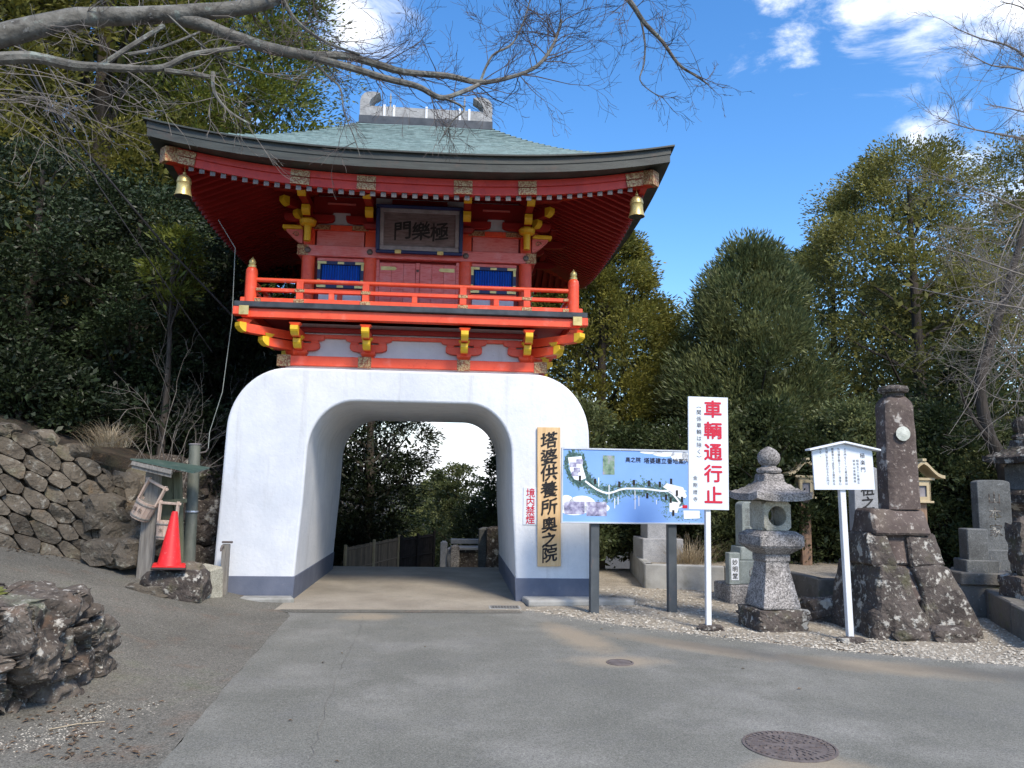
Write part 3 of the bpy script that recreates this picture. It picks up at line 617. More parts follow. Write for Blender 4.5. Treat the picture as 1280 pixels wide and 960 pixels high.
# white infill with frog-leg struts
for (a, b) in ((-1.60, -.86), (.86, 1.60), (-.70, .70)):
    m = (a+b)/2
    w = MB().boxb(XC+a, XC+b, YC-HBY+.02, YC-HBY+.06, 5.727, 6.22).build('infill_panel', 'plaster', gate)
    for s in (-1, 1):
        pts = [(.16, .0), (.40, .0), (.40, .10), (.33, .16), (.28, .26), (.24, .32), (0, .32), (0, .20), (.10, .20), (.14, .12), (.13, .05)]
        pts = [(.44, .0), (.44, .46), (0, .46), (0, .215), (.13, .215), (.155, .13), (.20, .07), (.33, .03)]
        pp = [(XC+m+s*p[0], 5.729+p[1]) for p in pts]
        MB().prism(pp if s > 0 else pp[::-1], YC-HBY-.03, YC-HBY+.018).build('frog_leg_strut', 'red_shaded', w)
    MB().boxb(XC+m-.22, XC+m+.22, YC-HBY-.055, YC-HBY-.031, 6.06, 6.085).build('strut_edge', 'red_pinkish', w)
# windows
for (a, b) in ((-1.545, -.86), (.86, 1.545)):
    x0, x1, z0, z1 = XC+a, XC+b, 4.70, 5.135; y = YC-HBY
    win = MB().boxb(x0, x1, y+.0, y+.05, z0, z1).build('window', 'navy', gate)
    for (p, q, r, t) in ((x0-.02, x1+.02, z1-.055, z1), (x0-.02, x1+.02, z0, z0+.055), (x0-.02, x0+.035, z0+.055, z1-.055), (x1-.035, x1+.02, z0+.055, z1-.055)):
        MB().boxb(p, q, y-.05, y-.001, r, t).build('frame', 'navy', win, bevel=.004)
    for (fx, fz, w, h) in [(x0+.05, z1-.028, .07, .02), (x1-.05, z1-.028, .07, .02), ((x0+x1)/2, z1-.028, .05, .018), (x0+.05, z0+.028, .07, .02), (x1-.05, z0+.028, .07, .02), ((x0+x1)/2, z0+.028, .05, .018), (x0+.006, z1-.09, .02, .05), (x1-.006, z1-.09, .02, .05), (x0+.006, z0+.09, .02, .05), (x1-.006, z0+.09, .02, .05)]:
        MB().boxb(fx-w, fx+w, y-.058, y-.052, fz-h, fz+h).build('gold_fitting', 'gold_plain', win)
    n = 15; wd = (x1-x0-.08)/n
    for k in range(n):
        xx = x0+.04+wd*(k+.5); MB().prism([(xx-wd*.44, y-.002), (xx, y-.034), (xx+wd*.44, y-.002)], z0+.057, z1-.057, 'xy').build('slat', 'blue', win)
    MB().boxb(x0-.03, x1+.03, y-.03, y+.05, z1+.004, z1+.058).build('window_head', 'red_pinkish', win, bevel=.004)
    MB().boxb(x0-.03, x1+.03, y-.03, y+.05, z0-.075, z0-.004).build('window_sill', 'vermilion', win, bevel=.004)
    MB().boxb(x0+.01, x1-.01, y-.01, y+.05, ZD+.1, z0-.08).build('lower_panel', 'plaster', win)
    MB().boxb((x0+x1)/2-.04, (x0+x1)/2+.04, y-.028, y-.011, ZD+.1, z0-.08).build('lower_stile', 'vermilion', win)
# double door of planks
y = YC-HBY
for s in (-1, 1):
    d = MB().boxb(XC+(0 if s > 0 else -.60), XC+(.60 if s > 0 else 0), y+.02, y+.05, ZD+.03, 5.17).build('door', 'red_shaded', gate)
    for k in range(3):
        a = XC+s*(.035+k*.19); b = a+s*.187
        MB().boxb(min(a, b), max(a, b), y-.02, y+.019, ZD+.05, 5.15).build('plank', 'red_pinkish', d, bevel=.003)
    for z in (5.06, 4.40):
        MB().prism([(XC+s*.58, z-.03), (XC+s*.36, z-.028), (XC+s*.33, z), (XC+s*.36, z+.028), (XC+s*.58, z+.03)][::s], y-.028, y-.021).build('hinge', 'gold_plain', d)
    MB().boxb(XC+s*.63-.025, XC+s*.63+.025, y-.03, y+.05, ZD+.03, 5.195).build('door_jamb', 'red_pinkish', d, bevel=.004)
MB().boxb(XC-.03, XC+.03, y-.035, y-.021, ZD+.05, 5.16).build('meeting_stile', 'red_pinkish', gate, bevel=.004)
MB().lathe([(.022, 0), (.018, .02), (.004, .028)], (0, 0, 0), 10).build('door_boss', 'cap_metal', gate, local=True).matrix_local = Matrix.Translation((0, -HBY-.036, 5.03)) @ Matrix.Rotation(R(90), 4, 'X')

# eave brackets at the column heads
def eave_bracket(x, y, ang, L=1.0, lateral=True):
    M = Mloc((x, y, 5.66), ang)
    b = MB(); b.frustum((0, -.05), .16, .16, .26, .24, .0, .07, M)
    if lateral: b.prism([(q[0], q[1]+.08) for q in boat(.78, .12)], -.13, -.03, 'xz', M)
    b.prism([(-p[0], p[1]+.10) for p in arm_profile(.46*L, .13)][::-1], -.055, .055, 'yz', M)
    b.prism([(-p[0], p[1]+.25) for p in arm_profile(.86*L, .13)][::-1], -.055, .055, 'yz', M)
    if lateral: b.prism([(q[0], q[1]+.40) for q in boat(1.0, .10)], -.62, -.52, 'xz', M)
    o = b.build('eave_bracket', 'red_shaded', gate, bevel=.004)
    if ang and lateral: return o
    n = MB(); n.prism([(-p[0], p[1]+.10) for p in nose_profile(.46*L, .13)][::-1], -.06, .06, 'yz', M); n.build('nose', 'yellow', o)
    n = MB(); n.prism([(-p[0], p[1]+.25) for p in nose_profile(.86*L, .13)][::-1], -.06, .06, 'yz', M); n.build('nose', 'yellow', o)
    return o
for x in (-HBX, -.755, .755, HBX): eave_bracket(XC+x, YC-HBY, 0)
for s in (-1, 1):
    eave_bracket(XC+s*HBX, YC-HBY, s*R(45), .62, False); eave_bracket(XC+s*HBX, YC, s*R(90)); eave_bracket(XC+s*HBX, YC+HBY, s*R(90))
# lion-nose ends at column heads, front: fluted yellow drop and side scroll
for s in (-1, 1):
    c = MB(); x = XC+s*HBX; yy = YC-HBY-.20
    c.lathe([(.05, 5.40), (.055, 5.46), (.05, 5.465), (.056, 5.53), (.05, 5.535), (.058, 5.60), (.06, 5.64), (.12, 5.66), (.135, 5.72), (.11, 5.75)], (x, yy, 0), 10)
    o = c.build('column_nose', 'yellow', gate, smooth=True)
    MB().boxb(x-.04, x+.04, yy+.03, YC-HBY, 5.45, 5.62).build('nose_arm', 'vermilion', o)
    q = MB().prism([(x+s*.10, 5.40), (x+s*.16, 5.42), (x+s*.26, 5.50), (x+s*.36, 5.60), (x+s*.36, 5.63), (x+s*.10, 5.63)][::s], YC-HBY-.05, YC-HBY+.05)
    o2 = q.build('scroll_end', 'red_pinkish', gate, bevel=.006)
    MB().boxb(min(x+s*.10, x+s*.42), max(x+s*.10, x+s*.42), YC-HBY-.07, YC-HBY+.07, 5.632, 5.70).build('scroll_cap', 'yellow', o2, bevel=.02, seg=2)
    MB().tube([(x+s*(.20+.05*math.cos(t)*(1-t/9)), YC-HBY-.053, 5.545+.045*math.sin(t)*(1-t/9)) for t in np.linspace(0, 7.5, 22)], .008, 6).build('scroll_line', 'gold', o2)

# ---- roof
RX, RY, RZ0, RZ1, RDG = 3.61, 3.20, 6.19, 8.14, 1.135
def lift(t): return .29*abs(t)**2.6
def eave_pt(side, u, inset=0.0, dz=0.0):
    hx, hy = RX-inset, RY-inset
    z = RZ0+lift(u)+dz
    if side == 0: return Vector((XC+u*hx, YC-hy, z))
    if side == 1: return Vector((XC+hx, YC+u*hy, z))
    if side == 2: return Vector((XC-u*hx, YC+hy, z))
    return Vector((XC-hx, YC-u*hy, z))
def ridge_pt(side, u):
    if side == 0: return Vector((XC+u*RDG, YC, RZ1))
    if side == 2: return Vector((XC-u*RDG, YC, RZ1))
    return Vector((XC+(RDG if side == 1 else -RDG), YC, RZ1))
def roof_pt(side, u, v):
    e, r = eave_pt(side, u), ridge_pt(side, u)
    p = e.lerp(r, v)
    # sideways pull-in eases off near the ridge so the hips sweep in a curve
    p.z = e.z+(r.z-e.z)*(v**(1.14+.36*u*u)); return p
NR, NU = 28, 36
mb = MB()
for side in range(4):
    for k in range(NR):
        v0, v1 = k/NR, (k+1)/NR; a = len(mb.v)
        for j in range(NU+1):
            u = -1+2*j/NU; jit = .006*noise.noise(Vector((u*25, k*1.7, side)))
            p = roof_pt(side, u, v0); q = roof_pt(side, u, v1); q0 = roof_pt(side, u, v0)
            od = {0: Vector((0, -1, 0)), 1: Vector((1, 0, 0)), 2: Vector((0, 1, 0)), 3: Vector((-1, 0, 0))}[side]*.022
            mb.v += [tuple(p), tuple(p+od+Vector((0, 0, .002+jit))), tuple(p+od+Vector((0, 0, .020+jit))), tuple(q+Vector((0, 0, .001)))]
        for j in range(NU):
            i = a+4*j; mb.f += [(i, i+4, i+5, i+1), (i+1, i+5, i+6, i+2), (i+2, i+6, i+7, i+3)]
roof = mb.build('roof', 'patina', gate); roof['label'] = 'weathered green copper roof with sweeping eaves'
def band(name, rows, m, sides=range(4), nu=36, parent=roof):
    """strip round the eaves; rows are (inset, dz, lift factor)"""
    b = MB()
    for side in sides:
        grid(b, [[tuple(eave_pt(side, u, i, dz)) for u in np.linspace(-1, 1, nu+1)] for (i, dz) in rows])
    return b.build(name, m, parent)
band('eave_edge', [(-.024, .022), (-.024, .0), (.02, -.003), (.02, -.10), (.030, -.103), (.030, -.215), (.40, -.248)], 'patina_edge_shaded')
band('eave_board', [(.25, -.246), (.25, -.34), (.275, -.342), (.275, -.46), (.36, -.462), (.36, -.30)], 'red_eave_shaded')
# soffit boards
b = MB()
def soff(side, u, t):
    e = eave_pt(side, u, .34, -.43)
    wx, wy = HBX-.05, HBY-.05
    w = {0: Vector((XC+u*wx, YC-wy, 6.42)), 1: Vector((XC+wx, YC+u*wy, 6.42)), 2: Vector((XC-u*wx, YC+wy, 6.42)), 3: Vector((XC-wx, YC-u*wy, 6.42))}[side]
    return e.lerp(w, t)
for side in range(4): grid(b, [[tuple(soff(side, u, t)) for u in np.linspace(-1, 1, 25)] for t in np.linspace(0, 1, 7)])
b.build('soffit', 'red_shaded', roof)
capm = MB().boxb(-.036, .036, -.008, .0, -.042, .042).build('rafter_cap', 'cap_metal', roof, local=True, bevel=.003); cap_used = False
def soff_at(side, along, t_in):
    """point on the soffit: 'along' metres along the eave from the centre, t_in metres inwards"""
    hx, hy = (RX-.34, RY-.34) if side in (0, 2) else (RY-.34, RX-.34)
    wx, wy = (HBX-.05, HBY-.05) if side in (0, 2) else (HBY-.05, HBX-.05)
    t = t_in/(hy-wy); u = along/(hx+(wx-hx)*t)
    return soff(side, max(-1, min(1, u)), min(1, t))
for side in (0, 1, 3, 2):
    half = (RX if side in (0, 2) else RY)-.40; n = int(half/.075); 
    depth = (RY-.30-HBY+.05) if side in (0, 2) else (RX-.30-HBX+.05)
    for k in range(-n, n+1, 1 if side != 2 else 2):
        if k % 2: continue
        al = k*.073
        inner = HBX if side in (0, 2) else HBY
        # stop at the hip line
        end = depth if abs(al) < inner-.1 else depth*(1-(abs(al)-inner+.1)/(half+.40-.30-inner+.1))
        if end < .12: continue
        p0 = soff_at(side, al, -.035); p1 = soff_at(side, al, end)
        ax = {0: Vector((1, 0, 0)), 1: Vector((0, 1, 0)), 2: Vector((-1, 0, 0)), 3: Vector((0, -1, 0))}[side]*.032
        dz = Vector((0, 0, .085)); g = Vector((0, 0, .004))
        v = [p0-ax-dz, p0+ax-dz, p0+ax-g, p0-ax-g, p1-ax-dz, p1+ax-dz, p1+ax-g, p1-ax-g]
        MB().add(v, [(0, 1, 2, 3), (7, 6, 5, 4), (0, 4, 5, 1), (1, 5, 6, 2), (2, 6, 7, 3), (3, 7, 4, 0)]).build('rafter', 'red_shaded', roof)
        if side != 2:
            loc = (p0.x-XC, p0.y-YC, p0.z-.045); rz = {0: 0, 1: R(90), 3: R(-90)}[side]
            if not cap_used: capm.location = loc; cap_used = True
            else: inst(capm, loc, (0, 0, rz))
# gold ornaments on the eave board
for (u) in (-.93, -.47, -.20, .20, .47, .93):
    p0 = eave_pt(0, u, .246, -.35); p1 = eave_pt(0, u, .269, -.455)
    w = .13
    sl = math.atan(.29*2.6*abs(u)**1.6/RX*(1 if u > 0 else -1))
    M = Mloc((p0.x, p0.y, p0.z), 0, 0, -sl)
    MB().boxb(-w, w, -.012, .0, .0, .085, M).build('gold_fitting', 'gold', roof)
    MB().boxb(-w, w, .008, .02, -.105, -.008, M).build('gold_fitting', 'gold', roof)
# hip rafters with gilded ends
for side in range(4):
    tip = eave_pt(side, 1, .20, -.50); inn = soff(side, 1, 1); d = (tip-inn).normalized(); sdv = Vector((-d.y, d.x, 0)).normalized()*.075; uz = Vector((0, 0, .20))
    def bar(a, b, s, m, name, par, up=uz, dn=0.0):
        v = []
        for p in (a, b):
            v += [p-s-Vector((0, 0, dn)), p+s-Vector((0, 0, dn)), p+s+up, p-s+up]
        return MB().add(v, [(0, 1, 2, 3), (7, 6, 5, 4), (0, 4, 5, 1), (1, 5, 6, 2), (2, 6, 7, 3), (3, 7, 4, 0)]).build(name, m, par)
    hr = bar(inn-Vector((0, 0, .2)), tip, sdv, 'red_eave_shaded', 'hip_rafter', gate)
    bar(tip-d*.24, tip+d*.012, sdv*1.07, 'gold', 'gold_end', hr, uz+Vector((0, 0, .005)), .005)
# ridge
rg_ = MB().boxb(XC-RDG-.06, XC+RDG+.06, YC-.16, YC+.16, RZ1-.10, RZ1+.05).build('ridge', 'black_metal', gate)
MB().boxb(XC-RDG-.03, XC+RDG+.03, YC-.13, YC+.13, RZ1+.052, RZ1+.22).build('ridge_course', 'ridge_tile', rg_)
MB().boxb(XC-RDG+.05, XC+RDG-.05, YC-.10, YC+.10, RZ1+.222, RZ1+.26).build('ridge_course', 'ridge_tile', rg_)
for x in (-.75, -.58, .0, .60, .77):
    MB().boxb(XC+x-.02, XC+x+.02, YC-.145, YC+.145, RZ1+.05, RZ1+.275).build('ridge_strap', 'white_post', rg_)
for x in (-.66, .68):
    MB().lathe([(.02, 0), (.012, .12), (.03, .13), (.01, .15), (.02, .22), (.003, .32)], (XC+x, YC, RZ1+.26), 8).build('finial', 'ridge_tile', rg_, smooth=True)
for s in (-1, 1):
    prof = [(0, 0), (0, .27), (.02, .36), (.07, .42), (.14, .45), (.24, .455), (.35, .44), (.26, .385), (.19, .31), (.16, .23), (.18, .15), (.28, .09), (.30, 0)]
    pl = [(XC+s*(RDG+.05-x), RZ1+.05+z) for (x, z) in prof]
    MB().prism(pl if s < 0 else pl[::-1], YC-.15, YC+.15).build('ridge_end', 'ridge_tile', rg_, smooth=True)

# ---- bells under the eave corners (hang from the hip rafters: things of their own)
for (s, lab) in ((-1, 'gold wind bell hanging from the left eave corner'), (1, 'gold wind bell hanging from the right eave corner')):
    tip = eave_pt(0, s*1.0, .42, -.50); x, yy, z = tip.x, tip.y, tip.z
    bl = thing('wind_bell', lab, 'bell', (x, yy, z-.34), 'wind bells under the eaves')
    MB().lathe([(.118, -.06), (.108, -.03), (.096, .03), (.092, .12), (.10, .13), (.098, .15), (.090, .19), (.068, .225), (.03, .245), (.02, .26), (.024, .28), (.006, .30)], (x, yy, z-.34), 18).build('bell_body', 'gold_plain', bl, smooth=True)
    MB().tube([(x, yy, z-.10), (x+.012, yy, z-.07), (x, yy, z-.03), (x, yy, z+.06)], .008, 6).build('hook', 'gold_plain', bl)
    MB().lathe([(.110, -.001), (.10, .004), (.03, .01)], (x, yy, z-.402), 18).build('bell_mouth_shade', 'black_metal', bl)  # black disc painted in for the shade inside the bell
# ---- name plaque
P = thing('name_plaque', 'dark wooden name plaque with blue rim hung under the eaves', 'plaque', (XC+.02, YC-HBY-.14, 5.27))
Mp = Mloc((XC+.02, YC-HBY-.14, 5.27), 0, R(12))
MB().boxb(-.62, .62, -.01, .04, .05, .70, Mp).build('panel', 'plaque_wood', P)
for (a, b, c, d) in ((-.62, .62, .635, .70), (-.62, .62, .05, .125), (-.62, -.555, .125, .635), (.555, .62, .125, .635)):
    MB().boxb(a, b, -.04, -.011, c, d, Mp).build('inner_frame', 'frame_grey', P, bevel=.008)
for (a, b, c, d) in ((-.68, .68, .70, .755), (-.68, .68, .0, .05), (-.68, -.62, .05, .70), (.62, .68, .05, .70)):
    MB().boxb(a, b, -.06, .02, c, d, Mp).build('rim', 'navy', P, bevel=.012)
for x in (-.33, .33): MB().boxb(x-.05, x+.05, -.075, -.061, -.005, .06, Mp).build('bracket', 'gold_plain', P, bevel=.008)
letters(MB(), '門樂極', (-.27, .36), .30, Mp @ Matrix.Translation((0, -.014, 0)), bold=.02, vertical=False, step=.29, brush=.5).build('lettering', 'ink', P)
# ------------------------------------------------------------------ signs
# vertical wooden name board on the arch
a, b = at(673, 620, 11.5), at(702, 620, 11.5); zt, zb = at(687, 534, 11.5).z, at(687, 708, 11.5).z
sx = (a.x+b.x)/2; sw = b.x-a.x
S = thing('wooden_sign', 'tall pale wooden board with black brush lettering on the white arch', 'sign', (sx, YF-.04, zb))
Ms = Mloc((sx, YF-.048, zb), 0, 0, R(-.8))
MB().boxb(-sw/2, sw/2, 0, .035, 0, zt-zb, Ms).build('board', 'wood_new', S, bevel=.004)
l = MB(); hs_ = zt-zb; y0 = hs_-.20
for i, ch in enumerate('塔婆供養所奧之院'):
    letters(l, ch, (0, y0-[0, .255, .50, .755, 1.02, 1.29, 1.52, 1.74][i]*hs_/2.12), .25*(1 if i < 5 else .92), Ms @ Matrix.Translation((0, -.003, 0)), bold=.024, brush=.55, wx=1.05)
l.build('lettering', 'ink', S)
a, b = at(654, 632, 11.54), at(672, 632, 11.54); zt, zb = at(662, 609, 11.54).z, at(662, 656, 11.54).z
S = thing('no_smoking_sign', 'small white plate with four red characters on the arch leg', 'sign', ((a.x+b.x)/2, YF-.006, zb))
Ms = Mloc(((a.x+b.x)/2, YF-.011, zb))
MB().boxb(-(b.x-a.x)/2, (b.x-a.x)/2, 0, .008, 0, zt-zb, Ms).build('plate', 'sign_white', S, bevel=.002)
letters(MB(), '境内禁煙', (.0, zt-zb-.085), .14, Ms @ Matrix.Translation((0, -.002, 0)), bold=.012, step=(zt-zb)*.237).build('lettering', 'sign_red', S)

# map board on two slate posts
mx0, my0 = 2.56, 10.56; rzm = R(3.5)
zt, zb = at(780, 561, 10.5).z, at(780, 655, 10.5).z; MW, MH = 2.08, zt-zb
S = thing('map_board', 'wide blue illustrated map board on two dark slate posts beside the gate', 'map board', (mx0, my0, 0))
Mm = Mloc((mx0, my0, zb), rzm)
for x in (-.555, .545): MB().boxb(x-.06, x+.06, .02, .12, -zb-.1, MH-.1, Mm).build('post', 'post_slate', S, bevel=.006)
MB().boxb(-MW/2+.02, MW/2-.02, -.012, .018, .02, MH-.02, Mm).build('panel', 'map_blue', S)
for (p, q, r, t) in ((-MW/2, MW/2, 0, .022), (-MW/2, MW/2, MH-.022, MH), (-MW/2, -MW/2+.022, .022, MH-.022), (MW/2-.022, MW/2, .022, MH-.022)):
    MB().boxb(p, q, -.024, .019, r, t, Mm).build('frame', 'alu', S, bevel=.003)
def mp(zx, zy):   # place on the print
    px, py = 690+zx/6.095, 540+zy/6.095
    return ((px-700)/187*MW-MW/2, MH-(py-559.5)/95.0*MH)
def flat(mb, pts, lay): return mb.add([Mm @ Vector((p[0], -.0125-.0006*lay, p[1])) for p in pts], [tuple(range(len(pts)))])
def disc(mb, zx, zy, rx, rz, lay, n=20):
    c = mp(zx, zy); k = MW/187/6.095; return flat(mb, [(max(-MW/2+.023, min(MW/2-.023, c[0]+rx*k*math.cos(6.283*i/n))), max(.024, min(MH-.024, c[1]+rz*k*math.sin(6.283*i/n)))) for i in range(n)], lay)
wh = MB()
for (x, y, r, s) in ((100, 545, 62, 60), (220, 550, 105, 62), (330, 590, 70, 48), (395, 578, 38, 26), (160, 590, 110, 45)): disc(wh, x, y, r, s, 1)
for (x, y, r, s) in ((760, 140, 90, 14), (860, 150, 90, 22), (985, 165, 70, 40), (1080, 160, 80, 50)): disc(wh, x, y, r, s, 1)
for pts in ([(110, 195), (215, 183), (222, 260), (250, 352), (205, 372), (160, 362), (130, 300)], [(900, 520), (985, 530), (960, 610), (900, 600)], [(1010, 590), (1140, 590), (1140, 650), (1015, 655)], [(880, 380), (1010, 410), (1040, 480), (990, 500), (900, 440), (850, 410)]): flat(wh, [mp(*p) for p in pts][::-1], 3)
wh.build('print_cloud', 'map_white', S)['kind'] = 'stuff'
gr = MB(); rg = np.random.default_rng(5)
PTH = [(245, 375), (285, 405), (330, 435), (380, 457), (425, 465), (470, 452), (510, 436), (560, 426), (630, 426), (700, 426), (770, 433), (830, 440), (890, 440), (930, 465), (960, 500), (985, 535)]
LOOP = [(120, 180), (95, 230), (110, 300), (140, 360), (190, 395), (245, 385), (290, 380), (250, 320), (235, 250), (225, 190), (165, 170)]
for i in range(2600):
    if i % 3 == 0: k = rg.integers(len(LOOP)); q = LOOP[k]; q2 = LOOP[(k+1) % len(LOOP)]; sd_ = 16
    else:
        k = rg.integers(len(PTH)-1); q, q2 = PTH[k], PTH[k+1]; sd_ = 30
    t = rg.random(); x = q[0]*(1-t)+q2[0]*t+rg.normal(0, sd_*.5); y = q[1]*(1-t)+q2[1]*t+rg.normal(0, sd_)
    if x > 1150: continue
    c = mp(x, y); r = rg.uniform(.010, .022); an = rg.uniform(0, 6.28)
    flat(gr, [(c[0]+r*math.cos(an+k_*2.09), c[1]+r*math.sin(an+k_*2.09)) for k_ in range(3)][::1], 2)
for i in range(260):
    x = rg.normal(890, 28) if i % 2 else rg.normal(1050, 70); y = rg.normal(560, 45) if i % 2 else rg.normal(640, 14)
    c = mp(x, y); r = rg.uniform(.006, .013); an = rg.uniform(0, 6.28)
    if c[1] < .03 or c[0] > MW/2-.03: continue
    flat(gr, [(c[0]+r*math.cos(an+k_*2.09), c[1]+r*math.sin(an+k_*2.09)) for k_ in range(3)], 2)
gro = gr.build('print_trees', 'map_green', S); gro['kind'] = 'stuff'
pa = MB()
for pth, w in ((PTH, .013), ([(890, 440), (960, 465), (1030, 490)], .009), ([(905, 400), (1035, 440)], .007), ([(900, 590), (1020, 555)], .009)):
    for i in range(len(pth)-1):
        p, q = mp(*pth[i]), mp(*pth[i+1]); d = Vector((q[0]-p[0], q[1]-p[1])).normalized()*w; n = (-d.y, d.x)
        flat(pa, [(p[0]-n[0]-d.x*.3, p[1]-n[1]-d.y*.3), (q[0]-n[0]+d.x*.3, q[1]-n[1]+d.y*.3), (q[0]+n[0]+d.x*.3, q[1]+n[1]+d.y*.3), (p[0]+n[0]-d.x*.3, p[1]+n[1]-d.y*.3)], 4+(i % 2)*.3)
for (x, y0_, y1_) in ((348, 345, 415), (428, 400, 510), (472, 500, 580), (498, 490, 550), (630, 440, 585), (660, 480, 560), (798, 510, 545)):
    p, q = mp(x-3, y0_), mp(x+3, y1_); flat(pa, [(p[0], q[1]), (q[0], q[1]), (q[0], p[1]), (p[0], p[1])], 4.6)
pa.build('print_path', 'map_white', S)['kind'] = 'stuff'
def rect(mb, x0, y0_, x1, y1_, lay):
    p, q = mp(x0, y0_), mp(x1, y1_); return flat(mb, [(p[0], q[1]), (q[0], q[1]), (q[0], p[1]), (p[0], p[1])], lay)
rect(MB(), 378, 172, 472, 322, 3).build('print_photo', 'map_photo_green', S)
rect(MB(), 85, 532, 240, 628, 3).build('print_photo', 'map_photo', S); rect(MB(), 254, 532, 410, 640, 3).build('print_photo', 'map_photo', S)
vl = MB()
for (x, y) in ((150, 250), (180, 290), (200, 225), (165, 320)): rect(vl, x-26, y-18, x+26, y+18, 3.6)
vl.build('print_village', 'map_photo', S)
lb = MB()
for (x, y) in ((203, 355), (320, 375), (508, 395), (622, 380), (740, 383), (825, 390), (915, 365), (960, 455), (726, 478), (874, 490), (910, 510), (930, 610), (1000, 505)): rect(lb, x-9, y-22, x+9, y+22, 6)
lb.build('print_label', 'ink', S)
x0, z0 = mp(575, 202)
letters(MB(), '奥之院', (x0, z0), .075, Mm @ Matrix.Translation((0, -.016, 0)), bold=.012, vertical=False, step=.074).build('lettering', 'ink', S)
x0, z0 = mp(722, 206)
letters(MB(), '塔婆建立番地案内', (x0, z0), .083, Mm @ Matrix.Translation((0, -.016, 0)), bold=.012, vertical=False, step=.0835).build('lettering', 'ink', S)
# pink house mark at the end of the printed path
rect(MB(), 1003, 548, 1042, 572, 5).build('print_mark', 'sign_red', S)

# no-entry-for-vehicles sign
base_ = gnd(886, 787); zt, zb = at(884, 497, base_.y).z, at(884, 637, base_.y).z
xl, xr = at(860, 566, base_.y-.06).x, at(910, 566, base_.y-.06).x
S = thing('traffic_notice', 'tall white sign with big red characters on a white post', 'sign', (base_.x, base_.y, 0))
Ms = Mloc(((xl+xr)/2, base_.y-.05, zb), 0, 0, R(.4)); w = xr-xl; h = zt-zb
MB().boxb(-w/2, w/2, -.012, .012, 0, h, Ms).build('panel', 'sign_white', S, bevel=.003)
MB().boxb(-.032, .032, .013, .075, -zb-.02, h*.9, Ms).build('post', 'white_post', S, bevel=.004)
l = MB(); sp = h*.2*.985
for i, ch in enumerate('車輌通行止'): letters(l, ch, (w*.115, h-.155-i*h*.191), .225, Ms @ Matrix.Translation((0, -.0145, 0)), bold=.026, wx=1.06)
l.build('lettering', 'sign_red', S)
l = MB(); letters(l, '︵関係車輌は除く︶', (-w*.235, h-.115), .066, Ms @ Matrix.Translation((0, -.0145, 0)), bold=.008, step=h*.0585)
letters(l, '金剛證寺', (-w*.335, h*.275), .058, Ms @ Matrix.Translation((0, -.0145, 0)), bold=.006, step=h*.062)
l.build('lettering', 'ink', S)
def rockmesh(c, s, seed, sub=3, amp=.25, freq=1.6, boxy=.6, rot=0.0, flat_base=True):
    """irregular stone: a squarish ball roughened by noise"""
    bm = bmesh.new(); bmesh.ops.create_icosphere(bm, subdivisions=sub, radius=1); mb = MB(); cr_, sr_ = math.cos(rot), math.sin(rot)
    idx = {}
    for i, v in enumerate(bm.verts):
        p = v.co.copy(); m = max(abs(p.x), abs(p.y), abs(p.z)); p = p.lerp(p/m*.86, boxy)
        q = p*freq+Vector((seed*3.7, seed*1.3, seed*7.1))
        k = 1+amp*noise.fractal(q, .9, 2.1, 5)+amp*.35*(noise.voronoi(q*1.6)[0][0]-.4)
        p = p*k; x, y = p.x*s[0], p.y*s[1]
        z = p.z*s[2]
        mb.v.append((c[0]+x*cr_-y*sr_, c[1]+x*sr_+y*cr_, c[2]+z))
    bm.verts.index_update()
    mb.f = [tuple(v.index for v in f.verts) for f in bm.faces]; bm.free(); return mb
def rock(name, label, c, s, seed, m, sub=3, group=None, cat='rock', **kw):
    o = rockmesh(c, s, seed, sub, **kw).build(name, m, smooth=True, origin=(c[0], c[1], c[2]-s[2])); return tag(o, label, cat, group)
rock('foot_stone', 'small dark stone wedged at the foot of the tall red-lettered sign', (base_.x+.02, base_.y-.02, .015), (.17, .11, .05), 3, 'stone_dark', 3, cat='stone')

# roofed white notice board
nb = gnd(1061, 801); zt, zb = at(1052, 556, nb.y).z, at(1052, 612, nb.y).z
S = thing('notice_board', 'small white notice board with a gabled top on a rusty white post', 'notice board', (nb.x, nb.y, 0))
xl, xr = at(1015, 590, nb.y).x, at(1090, 590, nb.y).x; cx = (xl+xr)/2; w = xr-xl; h = zt-zb
Ms = Mloc((cx, nb.y-.04, zb), 0, 0, R(-.9))
MB().prism([(-w/2*.99, 0), (w/2, 0), (w/2*.97, h*.86), (0, h*1.02), (-w/2*1.02, h*.86)], -.012, .012, 'xz', Ms).build('panel', 'sign_white', S)
for s in (-1, 1):
    MB().prism([(0, h*1.03), (s*w*.59, h*.855), (s*w*.59, h*.895), (0, h*1.075)][::s], -.075, .05, 'xz', Ms).build('roof_board', 'white_paint', S, bevel=.003)
MB().boxb(-.035, .032, .013, .08, -zb-.05, h*.9, Ms @ Mloc((-.01, 0, 0), 0, 0, R(-.4))).build('post', 'white_post', S, bevel=.004)
l = MB(); Ml = Ms @ Matrix.Translation((0, -.0145, 0)); k = w/920.0   # 920 zoom pixels wide
def nbp(zx, zy): return ((zx-620)*k*1.0, (860-zy)*k)
letters(l, '極楽門', nbp(912, 365), 80*k, Ml, step=102*k, bold=.004)
letters(l, '昭和五十二年建立', nbp(832, 440), 40*k, Ml, step=45*k)
letters(l, '総本山金剛證寺', nbp(778, 440), 40*k, Ml, step=50*k)
letters(l, '上の門をくぐった者の罪障は', nbp(648, 270), 42*k, Ml, step=42*k)
letters(l, '仏法僧を敬うことで、清浄心', nbp(552, 270), 42*k, Ml, step=42*k)
letters(l, '極楽浄土へ往生する道がある', nbp(458, 270), 42*k, Ml, step=42*k)
letters(l, '先祖に手を合わせる人の門で', nbp(368, 270), 42*k, Ml, step=42*k)
